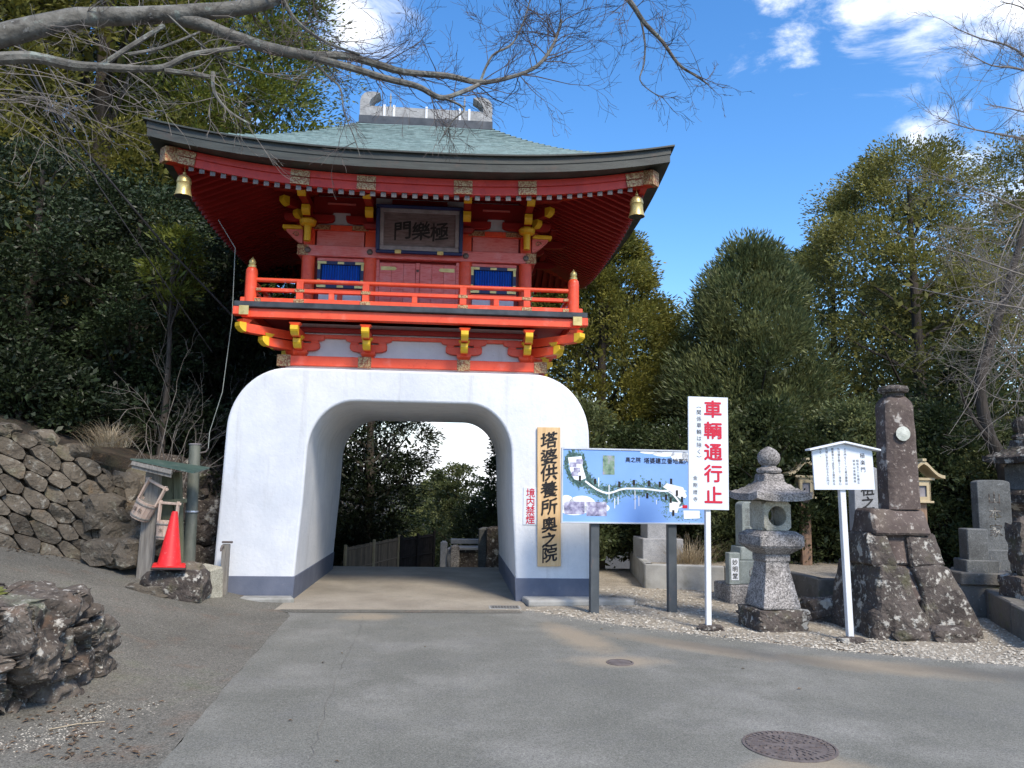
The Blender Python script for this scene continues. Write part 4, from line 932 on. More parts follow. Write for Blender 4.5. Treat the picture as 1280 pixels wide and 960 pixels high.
letters(l, 'ある。', nbp(272, 270), 42*k, Ml, step=48*k)
l.build('lettering', 'ink', S)
rock('foot_stone', 'small grey stone holding the foot of the roofed notice board', (nb.x+.0, nb.y-.05, .012), (.16, .10, .045), 5, 'stone_dark', 3, cat='stone')

# ------------------------------------------------------------------ stone lantern beside the road
def sqroof(c, w, z0, z1, wt, lift_=.05, n=12, th=.07):
    """square lantern roof with hollow slopes and raised corners"""
    mb = MB(); rows_t, rows_b = [], []
    for i in range(n+1):
        rt, rb = [], []
        for j in range(n+1):
            x, y = -1+2*j/n, -1+2*i/n; m = max(abs(x), abs(y)); k = min(1, max(0, (m-wt/w)/(1-wt/w)))
            z = z1-(z1-z0-th)*(k**.72)+lift_*(abs(x*y))**3
            rt.append((c[0]+x*w/2, c[1]+y*w/2, z)); rb.append((c[0]+x*w/2*.985, c[1]+y*w/2*.985, z0+lift_*(abs(x*y))**3+.03*(1-m)))
        rows_t.append(rt); rows_b.append(rb)
    grid(mb, rows_t); o = len(mb.v); grid(mb, [r[::-1] for r in rows_b])
    ring_ = [(0, j) for j in range(n)]+[(i, n) for i in range(n)]+[(n, j) for j in range(n, 0, -1)]+[(i, 0) for i in range(n, 0, -1)]
    for a_ in range(len(ring_)):
        (i, j), (i2, j2) = ring_[a_], ring_[(a_+1) % len(ring_)]
        mb.f.append((i*(n+1)+j, o+i*(n+1)+(n-j), o+i2*(n+1)+(n-j2), i2*(n+1)+j2))
    return mb
def holed(mb, w, h, r, y0, y1, M, n=24):
    """square plate with a round window, local x/z centred"""
    def sqp(a):
        c_, s_ = math.cos(a), math.sin(a); k_ = 1/max(abs(c_)/(w/2), abs(s_)/(h/2)); return (c_*k_, s_*k_)
    o = len(mb.v)
    for i in range(n):
        a = 2*math.pi*(i+.5)/n; s_ = sqp(a)
        for (p, y) in (((r*math.cos(a), r*math.sin(a)), y0), (s_, y0), ((r*math.cos(a), r*math.sin(a)), y1), (s_, y1)): mb.v.append(tuple(M @ Vector((p[0], y, p[1]))))
    for i in range(n):
        a, b = o+4*i, o+4*((i+1) % n)
        mb.f += [(a, a+1, b+1, b), (a+3, a+2, b+2, b+3), (a+2, a, b, b+2), (a+1, a+3, b+3, b+1)]
    return mb
lx, ly = 4.05, 9.55
def stone_lantern(lx, ly, label, m, m2, sc=1.0, rz=R(6), z=0.0):
    L = thing('stone_lantern', label, 'lantern', (lx, ly, z), rz=rz); L.scale = (sc, sc, sc)
    def loc(mb, *a, **k): return mb.build(*a, local=True, **k)
    loc(rockmesh((0, 0, .10), (.40, .37, .19), 9, 4, amp=.10, boxy=.92), 'base_stone', 'stone_dark', L, smooth=True)
    loc(MB().lathe([(.36*q, .27+t*.68) for (t, q) in ((0, 1.0), (.04, 1.02), (.2, .93), (.45, .80), (.7, .68), (.86, .63), (.87, .69), (1, .69))], (0, 0, 0), 4, R(45)), 'shaft', m, L, bevel=.02, seg=2)
    loc(MB().frustum((0, 0), .36, .36, .60, .60, .952, 1.05), 'middle_platform', m, L, bevel=.012)
    loc(MB().boxb(-.31, .31, -.31, .31, 1.052, 1.20).frustum((0, 0), .60, .60, .46, .46, 1.20, 1.25), 'middle_platform', m, L, bevel=.015)
    fb = MB()
    for k in (0, 2): holed(fb, .385, .38, .128, -.1925, -.1325, Mloc((0, 0, 1.442), R(90)*k))
    for s_ in (-1, 1): fb.boxb(s_*.163-.03, s_*.163+.03, -.132, .132, 1.252, 1.632)
    loc(fb, 'fire_box', m2, L, bevel=.006)
    loc(sqroof((0, 0), .78, 1.635, 1.91, .30, .04, 12, .09), 'roof', m, L, smooth=True)
    loc(MB().frustum((0, 0), .30, .30, .27, .27, 1.88, 1.99), 'neck', m, L, bevel=.015)
    loc(MB().lathe([(.09, 1.985), (.15, 2.0), (.165, 2.03), (.15, 2.06), (.10, 2.075), (.09, 2.095), (.13, 2.13), (.15, 2.19), (.14, 2.25), (.10, 2.30), (.045, 2.335), (.01, 2.35)], (0, 0, 0), 22), 'finial', m, L, smooth=True)
    return L
stone_lantern(lx, ly, 'speckled grey stone lantern with a round window beside the road', 'granite', 'granite_yel', .955)

# ------------------------------------------------------------------ raised bed with concrete kerb
KB = [(4.02-.35, 15.6), (3.33, 13.05), (4.6, 12.75), (5.55, 12.55), (5.62, 11.55), (7.4, 11.25)]
kerb = thing('bed_kerb', 'stained concrete kerb round the raised gravel bed behind the signs', 'kerb', (KB[1][0], KB[1][1], 0))
for i in range(len(KB)-1):
    p, q = Vector((*KB[i], 0)), Vector((*KB[i+1], 0)); d = (q-p); L_ = d.length; an = math.atan2(d.y, d.x)
    MB().boxb(.0 if i else 0, L_, 0, .15, -.05, .40 if i < 3 else .36, Mloc(p, an)).build('kerb_block', 'concrete' if i < 2 else 'concrete_dark', kerb, bevel=.015)
b = MB(); b.add([(KB[0][0]+.1, 18, .34), (KB[0][0]+.1, KB[0][1], .34), (KB[1][0]+.12, KB[1][1]+.1, .34), (KB[3][0], KB[3][1]+.1, .34), (KB[4][0]+.1, KB[4][1]+.1, .32), (KB[5][0], KB[5][1]+.1, .32), (14, 12, .32), (14, 18, .34)], [tuple(range(8))])
struct(b.build('planting_bed', 'gravel'), 'gravel filling of the raised bed')
# low rough concrete step at the right foot of the arch
tag(MB().prism([(1.10, 11.52), (1.16, 11.10), (2.0, 11.16), (2.7, 11.20), (2.75, 11.34), (2.2, 11.52)], -.02, .085, 'xy').build('concrete_step', 'concrete', bevel=.03, seg=2, origin=(1.8, 11.3, 0)), 'low worn concrete step at the right foot of the arch', 'step')
tag(MB().prism([(-3.45, 11.5), (-3.3, 11.25), (-2.7, 11.22), (-2.12, 11.30), (-2.2, 11.52)], -.02, .07, 'xy').build('concrete_step', 'concrete', bevel=.02, origin=(-2.8, 11.3, 0)), 'thin worn concrete apron at the left foot of the arch', 'step')

def steleshape(mb, w, d, z0, z1, M, round_=.06, n=6):
    pts = [(-w/2, z0), (w/2, z0)]+[(w/2*math.cos(R(90*i/n))**.6 if i < n else 0, z1-round_+round_*math.sin(R(90*i/n))) for i in range(n+1)]
    left = [(-p[0], p[1]) for p in pts[2:-1]][::-1]
    return mb.prism(pts+left, -d/2, d/2, 'xz', M)
# green-grey memorial stone behind the lantern
g = Vector((4.62, 11.75, 0)); S = thing('memorial_stone', 'slim grey-green memorial stone on stepped base behind the stone lantern', 'memorial stone', g)
Mg = Mloc(g, R(5))
MB().boxb(-.44, .44, -.30, .30, -.03, .27, Mg).build('base', 'granite', S, bevel=.02)
MB().boxb(-.25, .25, -.22, .22, .272, .62, Mg).build('block', 'granite_green', S, bevel=.012)
MB().frustum((0, 0), .44, .38, .40, .34, .622, .82, Mg).build('block', 'granite_green', S, bevel=.012)
steleshape(MB(), .29, .24, .822, 1.50, Mg, .07).build('stele', 'granite_green', S, bevel=.008)
for x in (-.345, .345):
    t_ = MB().boxb(x-.09, x+.09, -.26, -.12, .272, .74, Mg).build('side_tablet', 'granite_green', S, bevel=.01)
    MB().boxb(x-.06, x+.06, -.264, -.261, .34, .66, Mg).build('name_plate', 'white_paint', t_)
    letters(MB(), '妙明堂' if x < 0 else '妙法', (x, .60), .09, Mg @ Matrix.Translation((0, -.266, 0)), step=.1, bold=.01).build('lettering', 'ink', t_)
MB().tube([Mg @ Vector((.09*math.cos(a), -.224, .44+.09*math.sin(a))) for a in np.linspace(0, 6.283, 20)], .008, 5).build('crest', 'granite', S)
l = MB(); letters(l, '天龍法院', (.07, 1.40), .12, Mg @ Matrix.Translation((0, -.122, 0)), step=.14); letters(l, '徳光道順居士', (-.06, 1.36), .085, Mg @ Matrix.Translation((0, -.122, 0)), step=.095)
l.build('lettering', 'stone_grave', S)

# wooden lanterns on posts
def wood_lantern(x, y, z0, z1, sc, label, mpost):
    L = thing('wooden_lantern', label, 'lantern', (x, y, z0), 'roofed wooden lanterns'); h = z1-z0
    M = Mloc((x, y, z0), R(-8)); hb = h-.36*sc-.16*sc
    MB().boxb(-.075*sc, .075*sc, -.06*sc, .06*sc, -.2, hb, M).build('post', mpost, L, bevel=.006)
    MB().boxb(-.15*sc, .15*sc, -.13*sc, .13*sc, hb, hb+.03*sc, M).build('shelf', 'wood_lantern', L, bevel=.004)
    for k in range(4):
        Mk = M @ Mloc((0, 0, hb+.03*sc+.15*sc), R(90)*k); d = .115*sc
        for (a, b_, c, e) in ((-.115, .115, .07, .15), (-.115, .115, -.15, -.09), (-.115, -.06, -.09, .07), (.06, .115, -.09, .07)):
            MB().boxb(a*sc, b_*sc, -d, -d+.02*sc, c*sc, e*sc, Mk).build('wall_board', 'wood_lantern', L)
    MB().boxb(-.09*sc, .09*sc, -.09*sc, .09*sc, hb+.05*sc, hb+.29*sc, M).build('lamp_pane', 'frame_grey', L)
    for k in range(2):    # brackets under the eaves
        MB().boxb(-.17*sc, .17*sc, (-.14+.22*k)*sc, (-.08+.22*k)*sc, hb+.331*sc, hb+.365*sc, M).build('bracket', 'wood_lantern', L)
    # curved gable roof, bargeboards to the front
    top, bot = [], []
    for t in np.linspace(-1, 1, 13):
        zz = .17*math.exp(-(t*1.9)**2)+.075*(1-abs(t))+.03*abs(t)**3; top.append((t*.29*sc, hb+(.365+zz)*sc)); bot.append((t*.29*sc, hb+(.365+zz-.045)*sc))
    MB().prism(bot+top[::-1], -.20*sc, .20*sc, 'xz', M).build('roof', 'wood_lantern', L, smooth=True)
    MB().boxb(-.03*sc, .03*sc, -.22*sc, .22*sc, hb+.60*sc, hb+.64*sc, M).build('ridge', 'wood_lantern', L, bevel=.006)
    return L
gp_ = gnd(1008, 706, .34); wl = wood_lantern(gp_.x, gp_.y, .34, at(1003, 582, gp_.y).z, 1.15, 'weathered wooden roofed lantern on a lettered post behind the stone lantern', 'wood_brown')
hb = at(1003, 582, gp_.y).z-.34-.52*1.15
letters(MB(), '極楽堂前東一列', (0, hb-.1), .10, Mloc((gp_.x, gp_.y, .34), R(-8)) @ Matrix.Translation((0, -.072, 0)), step=.125, bold=.006).build('lettering', 'ink', wl)
p = at(1150, 640, 10.9); wood_lantern(p.x, p.y, .30, at(1148, 584, 10.9).z, 1.0, 'pale wooden roofed lantern half hidden behind the dark stone pillar', 'wood_brown')

# polished memorial behind the notice board
g = Vector((at(1080, 650, 11.0).x, 11.0, .0)); S = thing('memorial_stone', 'pale grey tiered memorial stone behind the roofed white notice board', 'memorial stone', g)
Mg = Mloc(g, R(-6))
MB().boxb(-.33, .33, -.28, .28, -.03, .36, Mg).build('base', 'granite_grey', S, bevel=.02)
MB().boxb(-.25, .25, -.22, .22, .362, .78, Mg).build('block', 'granite_green', S, bevel=.012)
MB().boxb(-.22, .22, -.20, .20, .782, 1.08, Mg).build('block', 'granite_grey', S, bevel=.012)
MB().boxb(-.19, .19, -.204, -.201, .84, 1.04, Mg).build('carved_relief', 'granite', S)
steleshape(MB(), .34, .22, 1.082, 2.05, Mg, .03).build('stele', 'granite_grey', S, bevel=.008)
letters(MB(), '先祖之霊', (.02, 1.92), .2, Mg @ Matrix.Translation((0, -.1125, 0)), step=.2, bold=.02, brush=.3).build('lettering', 'ink', S)
# small white pot and leafy pot plant in the bed
p = gnd(1052, 700, .34)
S = thing('flower_pot', 'small white flower pot beside the leafy pot plant', 'flower pot', (p.x, p.y, .34))
MB().lathe([(.05, 0), (.065, .10), (.07, .105), (.07, .12), (.058, .12), (.05, .09)], (p.x, p.y, .34), 14).build('pot', 'white_paint', S, smooth=True)
MB().lathe([(.055, .0), (.02, .012)], (p.x, p.y, .425), 12).build('potting_soil', 'soil', S)

# ------------------------------------------------------------------ dark stone monument
mc = Vector((5.52, 9.30, 0)); S = thing('stone_monument', 'tall dark lichen-spotted stone pillar on a heap of rough boulders', 'monument', mc)
def zz(py, Y=9.1): return at(1130, py, Y).z
def xx(px, Y=9.1, py=735): return at(px, py, Y).x
def wedge(pts0, pts1, y0, y1, z0, z1, seed, name, m='stone_dark', amp=.03):
    """rough quarried block: bottom outline to top outline, subdivided and roughened"""
    bm = bmesh.new(); v = []
    for (pts, z, yo) in ((pts0, z0, 0), (pts1, z1, .12)):
        for (x, f) in ((pts[0], 0), (pts[1], 0), (pts[1], 1), (pts[0], 1)): v.append(bm.verts.new((x, (y0+yo if f == 0 else y1-yo*.5), z)))
    for q in ((3, 2, 1, 0), (4, 5, 6, 7), (0, 1, 5, 4), (1, 2, 6, 5), (2, 3, 7, 6), (3, 0, 4, 7)): bm.faces.new([v[i] for i in q])
    bmesh.ops.bevel(bm, geom=list(bm.edges), offset=.03, segments=1, affect='EDGES')
    bmesh.ops.triangulate(bm, faces=bm.faces)
    for _ in range(3): bmesh.ops.subdivide_edges(bm, edges=[e for e in bm.edges if e.calc_length() > .09], cuts=1)
    bmesh.ops.triangulate(bm, faces=bm.faces)
    for w_ in bm.verts:
        q = w_.co*2.3+Vector((seed*5.1, seed, 0)); n_ = noise.noise_vector(q)*amp+noise.noise_vector(q*3)*amp*.45+noise.noise_vector(q*9)*amp*.15
        w_.co += n_
    mb = MB(); bm.verts.index_update(); mb.v = [tuple(w_.co) for w_ in bm.verts]; mb.f = [tuple(w_.index for w_ in f.verts) for f in bm.faces]; bm.free(); return mb
z1, z2, z3 = zz(706), zz(668), zz(637)
wedge((xx(1076), xx(1150)), (xx(1094), xx(1122)), 8.80, 10.0, -.06, z1, 1, 's', amp=.05).build('foundation_stone', 'stone_dark', S, smooth=True)
wedge((xx(1143), xx(1214)), (xx(1134), xx(1184)), 8.84, 10.0, -.06, z1-.01, 2, 's', amp=.05).build('foundation_stone', 'stone_dark', S, smooth=True)
wedge((xx(1120), xx(1146)), (xx(1102), xx(1158)), 8.93, 9.6, .42, z1, 3, 's', amp=.04).build('foundation_stone', 'stone_purple', S, smooth=True)
rockmesh((xx(1120), 8.86, .05), (.28, .16, .10), 6, 3, amp=.3).build('foundation_stone', 'stone_dark', S, smooth=True)
rockmesh((xx(1165), 8.80, .06), (.30, .17, .12), 8, 3, amp=.3).build('foundation_stone', 'stone_dark', S, smooth=True)
rockmesh((xx(1192), 9.06, .06), (.18, .22, .22), 12, 3, amp=.3).build('foundation_stone', 'stone_dark', S, smooth=True)
rockmesh((xx(1092), 9.02, .08), (.18, .2, .24), 14, 3, amp=.3).build('foundation_stone', 'stone_dark', S, smooth=True)
wedge((xx(1086), xx(1118)), (xx(1089), xx(1114)), 8.98, 9.7, z1-.02, z2, 5, 's').build('second_stone', 'stone_dark', S, smooth=True)
wedge((xx(1135), xx(1178)), (xx(1137), xx(1174)), 8.98, 9.7, z1-.02, z2, 6, 's').build('second_stone', 'stone_dark', S, smooth=True)
wedge((xx(1110), xx(1142)), (xx(1112), xx(1140)), 9.06, 9.7, z1-.02, z2, 7, 's').build('second_stone', 'stone_purple', S, smooth=True)
wedge((xx(1090, 9.1, 660), xx(1163, 9.1, 660)), (xx(1092, 9.1, 645), xx(1160, 9.1, 645)), 9.05, 9.62, z2-.01, z3, 8, 's', amp=.012).build('third_stone', 'stone_purple', S, smooth=True)
zt = zz(494); pcx = at(1124, 630, 9.33).x; Mq = Mloc((pcx, 9.33, z3), 0, 0, R(-.55)); pw = xx(1144)-xx(1103)
pil = MB(); rings = []
for t in np.linspace(0, 1, 26):
    w_ = pw/2*(1-.10*t); z_ = t*(zt-z3)
    if t > .90: w_ *= 1-.38*((t-.90)/.10)**2
    rings.append([Mq @ Vector((w_*c_*k_+.012*noise.noise(Vector((c_*3, s_*3, z_*4))), w_*.8*s_*k_, z_)) for (c_, s_, k_) in ((-1, -.75, 1), (-.75, -1, 1), (0, -1.02, 1), (.75, -1, 1), (1, -.75, 1), (1, .75, 1), (.75, 1, 1), (-.75, 1, 1), (-1, .75, 1))])
o = 0
for r_ in rings: pil.v += [tuple(p) for p in r_]
for i in range(25):
    for j in range(9): pil.f.append((i*9+j, i*9+(j+1) % 9, (i+1)*9+(j+1) % 9, (i+1)*9+j))
pil.build('pillar', 'stone_purple', S, smooth=True)
hh = zt-z3
MB().lathe([(.10, hh-.02), (.125, hh), (.125, hh+.05), (.17, hh+.055), (.185, hh+.09), (.17, hh+.13), (.08, hh+.15)], (0, 0, 0), 14).build('capstone', 'stone_dark', S, smooth=True, local=True).matrix_local = Mloc((pcx-mc.x, 9.33-mc.y, z3), 0, 0, R(-.55))
# round pale lichen rosette on the pillar
rq = at(1129, 542, 9.135); lm = MB(); n = 26
lm.add([(rq.x, rq.y-.012, rq.z)]+[(rq.x+(.093+.008*noise.noise(Vector((i*.8, 0, 0))))*math.cos(6.283*i/n), rq.y, rq.z+(.09+.008*noise.noise(Vector((i*.8, 5, 0))))*math.sin(6.283*i/n)) for i in range(n)], [(0, 1+(i+1) % n, 1+i) for i in range(n)])
lm.build('lichen_rosette', 'lichen', S)['label'] = 'round white lichen patch'

# ------------------------------------------------------------------ graves at the right edge
def gx(px, Y): return at(px, 700, Y).x
def gzz(py, Y): return at(1240, py, Y).z
Y0 = 11.0; S = thing('gravestone', 'dark upright gravestone with carved characters at the right edge', 'gravestone', (gx(1243, Y0), Y0, .2))
M0 = Mloc((gx(1243, Y0), Y0, 0), R(-10))
steleshape(MB(), .47, .2, gzz(690, Y0), gzz(600, Y0), M0, .05).build('stele', 'stone_grave', S, bevel=.008)
MB().boxb(-.36, .40, -.20, .2, gzz(715, Y0), gzz(686, Y0), M0).build('base', 'stone_grave', S, bevel=.015)
MB().boxb(-.5, .6, -.38, .3, -.05, gzz(712, Y0), M0).build('plinth', 'concrete_dark', S, bevel=.02)
letters(MB(), '山本家', (.0, gzz(622, Y0)), .2, M0 @ Matrix.Translation((0, -.103, 0)), step=.24, bold=.008).build('lettering', 'stone_dark', S)
Y1 = 10.5; S = thing('gravestone', 'small plain square gravestone left of the tall carved one', 'gravestone', (gx(1218, Y1), Y1, .2))
M1 = Mloc((gx(1218, Y1), Y1, 0), R(-10))
MB().boxb(-.14, .14, -.13, .13, gzz(701, Y1), gzz(661, Y1), M1).build('stele', 'stone_grave', S, bevel=.012)
MB().boxb(-.20, .24, -.19, .19, gzz(715, Y1), gzz(699, Y1), M1).build('base', 'stone_grave', S, bevel=.012)
MB().boxb(-.32, .5, -.28, .28, gzz(729, Y1), gzz(714, Y1), M1).build('plinth', 'concrete_dark', S, bevel=.015)
MB().boxb(-.36, .9, -.24, .3, -.05, gzz(728, Y1)-.002, M1).build('plinth', 'concrete_dark', S, bevel=.015)
p, q = gnd(1213, 760), gnd(1300, 815); an = math.atan2(q.y-p.y, q.x-p.x); Lk = (q-p).length
S = thing('mossy_kerb', 'long mossy stone kerb leading to the graves at the right edge', 'kerb', (p.x, p.y, 0))
Mk = Mloc((p.x, p.y, 0), an)
for k in range(3): MB().boxb(k*Lk/3+.004, (k+1)*Lk/3-.004, 0, .3, -.05, .40-.015*k, Mk).build('kerb_block', 'concrete_dark', S, bevel=.018)
rockmesh((0, 0, 0), (.28, .13, .035), 4, 3, amp=.4).build('moss_cushion', 'moss', S, smooth=True, local=True).matrix_local = Mloc((0, 0, 0), an) @ Matrix.Translation((.28, .14, .40))
MB().boxb(.5, Lk, .34, .62, -.05, .62, Mk).build('upper_block', 'concrete_dark', S, bevel=.02)
rock('lichen_stone', 'rough stone with white lichen standing at the right border', (gx(1284, 9.6), 9.6, .98), (.20, .18, .42), 21, 'stone_dark', 4, cat='stone', amp=.2)
rock('grave_block', 'dark stone block under the lichen stone at the right border', (gx(1286, 9.55), 9.6, .34), (.30, .26, .36), 23, 'stone_dark', 4, cat='stone', amp=.10, boxy=.9)
S = stone_lantern(gx(1284, 11.5)+.55, 12.1, 'old stone lantern with backlit shade put into its colour, cut off by the right picture border', 'stone_dark', 'stone_grave', 1.12, R(12), .35)  # dark stone colours stand in for its backlit side
rock('foot_stone', 'rough dark stones lying by the raised bed left of the monument', (gx(1035, 10.1), 10.1, .12), (.38, .24, .2), 31, 'stone_dark', 4, cat='stone', amp=.2)
# granite tiers in the raised bed
g = Vector((at(822, 660, 14.3).x, 14.3, .34)); S = thing('memorial_stone', 'pale tiered granite memorial seen under the map board', 'memorial stone', g)
z = .34
for (w_, h_) in ((.75, .42), (.52, .34), (.36, .9)):
    MB().boxb(g.x-w_/2, g.x+w_/2, g.y-w_/2, g.y+w_/2, z-.02, z+h_-.002).build('block', 'granite_grey' if w_ > .4 else 'granite_green', S, bevel=.012); z += h_
for (px, Y_, lab, wd, hh_) in ((718, 15.5, 'short grey grave post behind the left map-board leg', .3, .9), (868, 15.4, 'short grey grave post behind the dry grass', .3, .8)):
    x_ = at(px, 650, Y_).x; S = thing('grave_post', lab, 'grave post', (x_, Y_, .3)); MB().boxb(x_-wd/2, x_+wd/2, Y_-wd/2, Y_+wd/2, .26, .3+hh_).build('shaft', 'granite_grey', S, bevel=.01); MB().boxb(x_-wd*.8, x_+wd*.8, Y_-wd*.8, Y_+wd*.8, .2, .5).build('base', 'granite_grey', S, bevel=.01)

# ------------------------------------------------------------------ iron covers in the road
def manhole(cx, cy, r, label):
    S = thing('manhole_cover', label, 'manhole cover', (cx, cy, 0), 'manhole covers in the road')
    def flatring(r0, r1, z, n=40): 
        m_ = MB(); 
        for i in range(n):
            a = 6.283*i/n; m_.v += [(cx+r0*math.cos(a), cy+r0*math.sin(a), z), (cx+r1*math.cos(a), cy+r1*math.sin(a), z)]
        m_.f = [(2*i, 2*i+1, 2*((i+1) % n)+1, 2*((i+1) % n)) for i in range(n)]; return m_
    MB().lathe([(r, 0), (r, .009), (r*.985, .010), (0.01, .010)], (cx, cy, 0), 40).build('plate', 'iron', S)
    MB().lathe([(r*1.08, 0), (r*1.08, .0105), (r*1.02, .0125), (r*1.02, 0)], (cx, cy, 0), 40).build('rim', 'iron', S)
    st = MB().boxb(-.018*r/.3, .018*r/.3, -.010*r/.3, .010*r/.3, 0, .006).build('stud', 'iron', S, local=True); f_ = True
    for (rr, n) in ((.92, 40), (.66, 26), (.5, 20), (.34, 13), (.18, 7)):
        for i in range(n):
            a = 6.283*i/n
            if rr < .8 and (int(a*2/3.1416+.5) % 2 == 0) and i % 3 == 0: continue
            loc_ = (rr*r*math.cos(a), rr*r*math.sin(a), .010)
            if f_: st.location = loc_; st.rotation_euler = (0, 0, a); f_ = False
            else: inst(st, loc_, (0, 0, a))
    return S
manhole(2.34, 5.29, .285, 'large round patterned manhole cover in the near asphalt')
g = gnd(775, 829); S = thing('valve_cover', 'small rusty valve cover in a sandy patch of asphalt', 'valve cover', (g.x, g.y, 0))
MB().lathe([(.11, 0), (.11, .012), (.10, .014), (.01, .014)], (g.x, g.y, 0), 24).build('lid', 'iron', S); MB().lathe([(.135, 0), (.135, .010), (.118, .013), (.118, 0)], (g.x, g.y, 0), 24).build('rim', 'iron', S)
g = gnd(631, 760); S = thing('drain_grate', 'steel drain grate at the right foot of the arch', 'drain grate', (g.x, g.y, 0))
MB().boxb(g.x-.22, g.x+.22, g.y-.13, g.y+.13, .0, .011).build('frame', 'concrete', S)
MB().boxb(g.x-.19, g.x+.19, g.y-.10, g.y+.10, .0, .0135).build('pit_shade', 'ink', S)  # black slab in place of the shade down the drain
for k in range(10): MB().boxb(g.x-.185+k*.041-.009+.0, g.x-.185+k*.041+.009, g.y-.10, g.y+.10, .012, .020).build('bar', 'grate', S)
for k in range(3): MB().boxb(g.x-.19, g.x+.19, g.y-.08+k*.08-.006, g.y-.08+k*.08+.006, .0125, .019).build('cross_bar', 'grate', S)
# ------------------------------------------------------------------ left side: stone wall
wall = thing('stone_wall', 'old dry-stone retaining wall of slanting mossy blocks on the left', 'wall', (-6.25, 10.15, H0(-6.25, 10.15)))
WP = [Vector((x, y, 0)) for x, y in zip(WALLX, WALLY) if -12 < x < -4.0]; WP.insert(0, Vector((-11.5, 8.05, 0)))
seglen = [0.0]
for i in range(len(WP)-1): seglen.append(seglen[-1]+(WP[i+1]-WP[i]).length)
def wallpt(u, v, out=0.0):
    """u metres along the wall foot, v metres up, out metres proud"""
    i = max(0, min(len(WP)-2, int(np.searchsorted(seglen, u))-1)); d = (WP[i+1]-WP[i]); t = (u-seglen[i])/d.length
    p = WP[i]+d*t; d.normalize(); n = Vector((d.y, -d.x, 0))
    z0 = H0(p.x, p.y-.1)
    return p+n*(out-.16*v)+Vector((0, 0, z0+v))
UL = seglen[-1]; WT = lambda u: (1.48 if u < UL-1.6 else 1.48-.28*(u-UL+1.6))+.10*noise.noise(Vector((u*1.3, 0, 0)))
rgw = np.random.default_rng(21)
su, sv, ROT = .32, .19, R(-27)
cR, sR = math.cos(ROT), math.sin(ROT)
def st2uv(s_, t_): return (UL*.6+s_*su*cR-t_*sv*sR, s_*su*sR+t_*sv*cR)
seeds = np.array([(c_+(r_ % 2)*.5+rgw.normal(0, .22), r_+rgw.normal(0, .20)) for r_ in range(-30, 32) for c_ in range(-21, 22)])
def clip(poly, nx, ny, c):
    out = []
    for i in range(len(poly)):
        a, b = poly[i], poly[(i+1) % len(poly)]; da, db_ = a[0]*nx+a[1]*ny-c, b[0]*nx+b[1]*ny-c
        if da <= 0: out.append(a)
        if da*db_ < 0: t = da/(da-db_); out.append((a[0]+(b[0]-a[0])*t, a[1]+(b[1]-a[1])*t))
    return out
for k, (a, b) in enumerate(seeds):
    cu, cv = st2uv(a, b)
    if not (UL*.25 < cu < UL+.2) or not (-.3 < cv < 1.9): continue
    poly = [(a-1, b-1), (a+1, b-1), (a+1, b+1), (a-1, b+1)]
    d2 = ((seeds-[a, b])**2).sum(1)
    for j in np.argsort(d2)[1:16]:
        nx, ny = seeds[j][0]-a, seeds[j][1]-b
        poly = clip(poly, nx, ny, nx*(seeds[j][0]+a)/2+ny*(seeds[j][1]+b)/2)
        if len(poly) < 3: break
    if len(poly) < 3: continue
    poly = [st2uv(*p) for p in poly]
    top = WT(cu)
    poly = clip(poly, 0, 1, top); poly = clip(poly, 0, -1, .12) if len(poly) > 2 else poly; poly = clip(poly, 1, 0, UL+.02) if len(poly) > 2 else poly
    if len(poly) < 3: continue
    gx_ = sum(p[0] for p in poly)/len(poly); gy_ = sum(p[1] for p in poly)/len(poly)
    sub = []
    for i in range(len(poly)):      # corners cut so blocks read as field stones
        p, q = poly[i], poly[(i+1) % len(poly)]
        if math.hypot(p[0]-q[0], p[1]-q[1]) < .05: continue
        sub += [(p[0]*.8+q[0]*.2, p[1]*.8+q[1]*.2), (p[0]*.5+q[0]*.5, p[1]*.5+q[1]*.5), (p[0]*.2+q[0]*.8, p[1]*.2+q[1]*.8)]
    if len(sub) < 6: continue
    pr = rgw.uniform(.04, .11); mb = MB(); n = len(sub)
    tilt = rgw.normal(0, .16, 2)
    for (f_, o_) in ((.985, -.10), (.975, pr*.55), (.91, pr*.95), (.50, pr*1.02)):
        for (x, y) in sub:
            uu, vv = gx_+(x-gx_)*f_, gy_+(y-gy_)*f_
            nn = (noise.noise(Vector((uu*7, vv*7, k*.7)))*.034+noise.noise(Vector((uu*19, vv*19, k*.3)))*.016)*(1 if o_ > 0 else 0)
            mb.v.append(tuple(wallpt(uu, vv, o_+nn+(tilt[0]*(x-gx_)+tilt[1]*(y-gy_))*(1 if o_ > 0 else 0))))
    mb.v.append(tuple(wallpt(gx_, gy_, pr*1.03)))
    for l_ in range(3):
        for i in range(n): mb.f.append((l_*n+i, l_*n+(i+1) % n, (l_+1)*n+(i+1) % n, (l_+1)*n+i))
    mb.f += [(3*n+i, 3*n+(i+1) % n, 4*n) for i in range(n)]
    mb.build('stone', 'stone_wall', wall, smooth=True)
bk = MB(); grid(bk, [[tuple(wallpt(u, v, -.06)) for u in np.linspace(0, UL, 40)] for v in (-.2, .5, 1.0, 1.35)]); bk.build('earth_backing', 'soil', wall)
